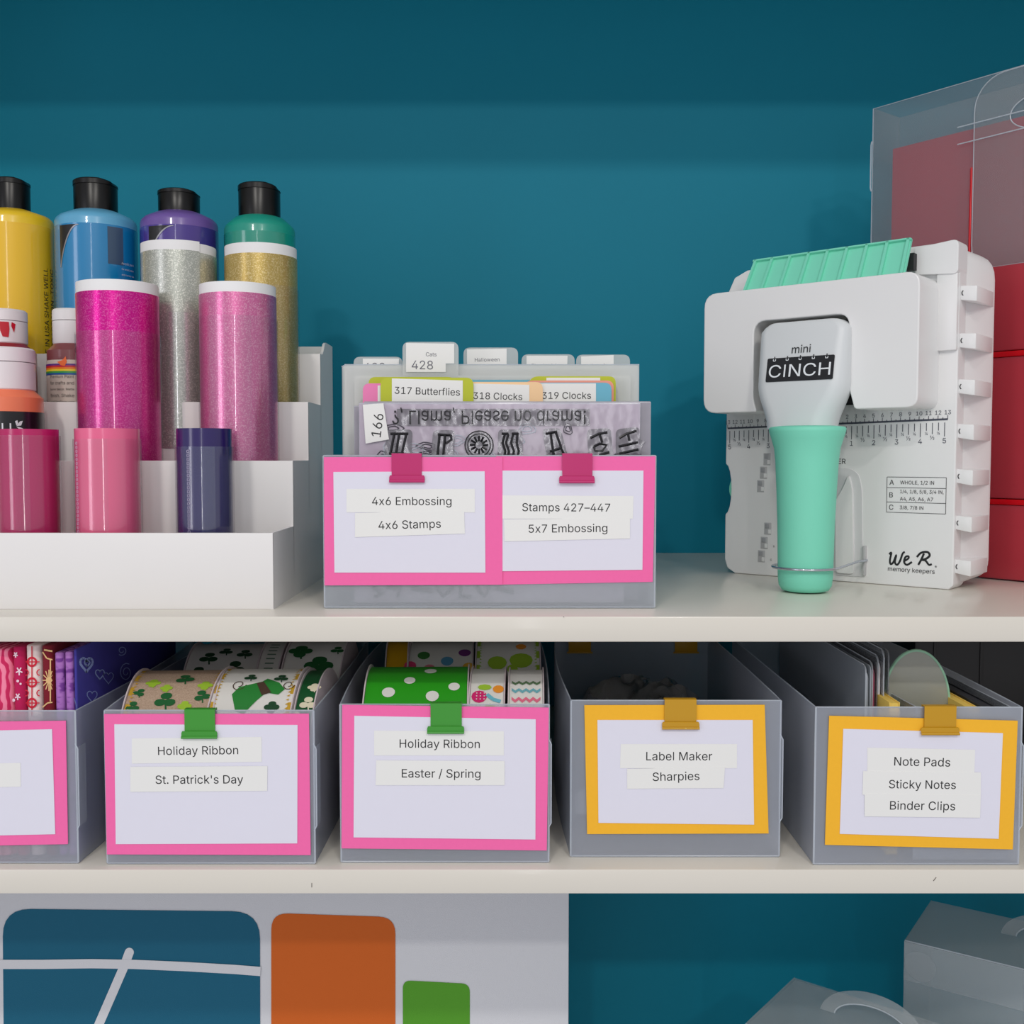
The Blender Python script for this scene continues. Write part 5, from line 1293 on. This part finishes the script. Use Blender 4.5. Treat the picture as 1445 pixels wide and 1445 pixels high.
tube('red_divider_edge', [(a[0], -.0006, b0), (a[0] + .0008, -.0006, b1)], .0012, REDB, case, 6, M=MC)

# ------------------------------------------------------------------ printed canvas in the lower compartment
YCV = 1.106
cv = thing('canvas_print', 'white canvas with teal, orange and green rounded squares under the lower shelf', 'canvas', (X(400, 1400, YCV), YCV, ZB))
xr_ = X(802.5, 1350, YCV); xl_ = X(-420, 1350, YCV)
CAN = mat('canvas_white', (216, 218, 224), .85, bump=.25, bscale=1300)
box('stretched_canvas', (xl_, YCV, ZB + .0005), (xr_, YCV + .022, ZLb - .03 if False else ZLb - .006), CAN, cv, .001)
def cshape(name, pts, rad, m, lift=.0004, n=6):
    bm = bm_prism(round_poly(poly_px(pts, YCV), rad, n), 0, .0003)
    return finish(name, bm, m, cv, Matrix(((1, 0, 0, 0), (0, 0, -1, YCV - lift + .0), (0, 1, 0, 0), (0, 0, 0, 1))), smooth=False)
cshape('teal_square', [(4, 1282), (367, 1286), (368, 1720), (8, 1720)], .030, mat('teal_print', (0, 94, 124), .8, bump=.2, bscale=1300))
cshape('orange_rectangle', [(383, 1288), (558, 1294), (558, 1640), (383, 1640)], .018, mat('orange_canvas_print', (208, 98, 22), .8, bump=.2, bscale=1300))
cshape('green_square', [(568.5, 1383), (663, 1388), (663, 1560), (569, 1560)], .009, mat('green_canvas_print', (82, 156, 34), .8, bump=.2, bscale=1300))
def cstroke(name, pts, w, lift=.0008):
    P_ = [P(x, y, YCV) for x, y in pts]; bm = bmesh.new(); L_ = []; R_ = []
    for i, p in enumerate(P_):
        d = (P_[min(i + 1, len(P_) - 1)] - P_[max(i - 1, 0)]).normalized(); n = Vector((-d.z, 0, d.x)) * w
        L_.append((p.x + n.x, p.z + n.z)); R_.append((p.x - n.x, p.z - n.z))
    cap = []
    d = (P_[0] - P_[1]).normalized(); 
    for k in range(1, 8):
        a = PI * k / 8; nx = Vector((-d.z, 0, d.x)); q = P_[0] + (nx * math.cos(a) + d * math.sin(a)) * w; cap.append((q.x, q.z))
    bm_prism(L_[::-1][::-1] + R_[::-1] + (cap if False else cap[::1]), 0, .0003, bm)
    return finish(name, bm, CAN, cv, Matrix(((1, 0, 0, 0), (0, 0, -1, YCV - lift), (0, 1, 0, 0), (0, 0, 0, 1))), smooth=False)
cstroke('white_stroke', [(183, 1343), (176, 1362), (160, 1399), (140, 1445), (110, 1510), (90, 1560)], .0048)
cstroke('white_arc',  [(3, 1360), (60, 1360), (130, 1359), (190, 1360), (260, 1363), (330, 1367), (368, 1370)], .0050, .0012)

# ------------------------------------------------------------------ frosted carry cases standing in the lower compartment
def low_case(label, pL, pR, pB, ztop_py_guess_Y, L, D, flap):
    """pL: near-far corner seen leftmost on the front edge, pR: point along the front edge, pB: rear corner of the top"""
    YL_ = ztop_py_guess_Y; A = P(pL[0], pL[1], YL_); zt = A.z
    yR = Yat(pR[1], zt); R_ = P(pR[0], pR[1], yR); yB = Yat(pB[1], zt); B_ = P(pB[0], pB[1], yB)
    u = (R_ - A); u.z = 0; u.normalize(); v = Vector((-u.y, u.x, 0)); v = v if v.y > 0 else -v
    D = (B_ - A).length if D is None else D
    M = Matrix(((u.x, v.x, 0, A.x), (u.y, v.y, 0, A.y), (0, 0, 1, ZB), (0, 0, 0, 1))); Hh = zt - ZB
    t = thing('carry_case', label, 'carry case', None, M=M); th = .0014
    LC = frost('frosted_low_case_plastic', .70, (205, 214, 218), .08, .3, .35)
    box('front_panel', (0, 0, .001), (L, th, Hh - th), LC, t, 0, M); box('back_panel', (0, D - th, .001), (L, D, Hh - th), LC, t, 0, M)
    box('side_panel', (0, th, .001), (th, D - th, Hh - th), LC, t, 0, M); box('side_panel', (L - th, th, .001), (L, D - th, Hh - th), LC, t, 0, M)
    box('top_panel', (0, 0, Hh - th), (L, D, Hh), LC, t, 0, M); box('bottom_panel', (0, 0, 0), (L, D, .001), LC, t, 0, M)
    box('closing_flap', (-.0004, -.0016, Hh - flap), (L, -.0004, Hh - .0004), LC, t, 0, M)
    tube('fold_edge', [(0, 0, Hh), (L, 0, Hh)], .0007, PP_EDGE, t, 5, M=M); tube('fold_edge', [(0, 0, Hh), (0, D, Hh)], .0005, LC, t, 5, M=M)
    tube('fold_edge', [(0, 0, 0.002), (0, 0, Hh)], .0006, LC, t, 5, M=M)
    lathe('rounded_tab', [(0, 0), (.016, 0), (.016, .0008), (0, .0008)], (0, 0, 0), LC, t, 24, M=M @ Matrix.Translation((.0165, -.0018, Hh - flap * .55)) @ Matrix.Rotation(PI / 2, 4, 'X'))
    # carrying loop standing up from the lid
    cx = L * .5; n = 28
    o_ = [(cx + .052 * math.cos(PI * k / n), .030 * math.sin(PI * k / n)) for k in range(n + 1)]
    i_ = [(cx + .037 * math.cos(PI * k / n), .017 * math.sin(PI * k / n)) for k in range(n + 1)]
    Mh = M @ Matrix.Translation((0, D * .62, Hh)) @ Matrix.Rotation(math.radians(-35), 4, 'X') @ FR
    prism('handle_loop', o_ + i_[::-1], -.0008, .0008, LC, t, Mh)
    tube('handle_edge', [(x, y, .001) for x, y in i_], .0007, PP_EDGE, t, 5, M=Mh)
    return t
low_case('frosted carry case standing nearer the shelf end, its lid just below the shelf', (1277, 1327), (1445, 1368), (1295, 1267), 1.12, .27, None, .043)
low_case('lower frosted carry case, its lid corner rising beside the taller case', (1052, 1445), (1187, 1493), (1105, 1375), 1.045, .20, None, .04)

# ------------------------------------------------------------------ groups of like things
GR = {'vinyl_roll': 'vinyl rolls on the riser steps', 'paint_bottle': 'tall paint bottles on the top riser step', 'small_paint_bottle': 'small paint bottles on the riser',
      'label_card': 'label cards hung on the bins', 'label_clip': 'coloured clips on the bin rims', 'stamp_sleeve': 'stamp sleeves in the wide bin', 'tab_divider': 'dividers in the wide bin',
      'divider_sheet': 'dividers in the wide bin', 'folded_fabric': 'folded fabrics in the first bin', 'clear_pocket': 'pockets in the note pad bin', 'clear_box': 'red clear boxes by the carry case',
      'storage_bin': 'frosted storage bins'}
for o in list(C.objects):
    if o.parent is None and 'label' in o:
        nm = o.name.split('.')[0]
        if nm in GR: o['group'] = GR[nm]
        elif nm == 'ribbon_spool': o['group'] = 'ribbon spools in the Saint Patrick bin' if WM[o.name].translation.x < bins[1][4] else 'ribbon spools in the Easter bin'
        elif nm == 'carry_case' and WM[o.name].translation.z < ZL: o['group'] = 'frosted carry cases under the lower shelf'
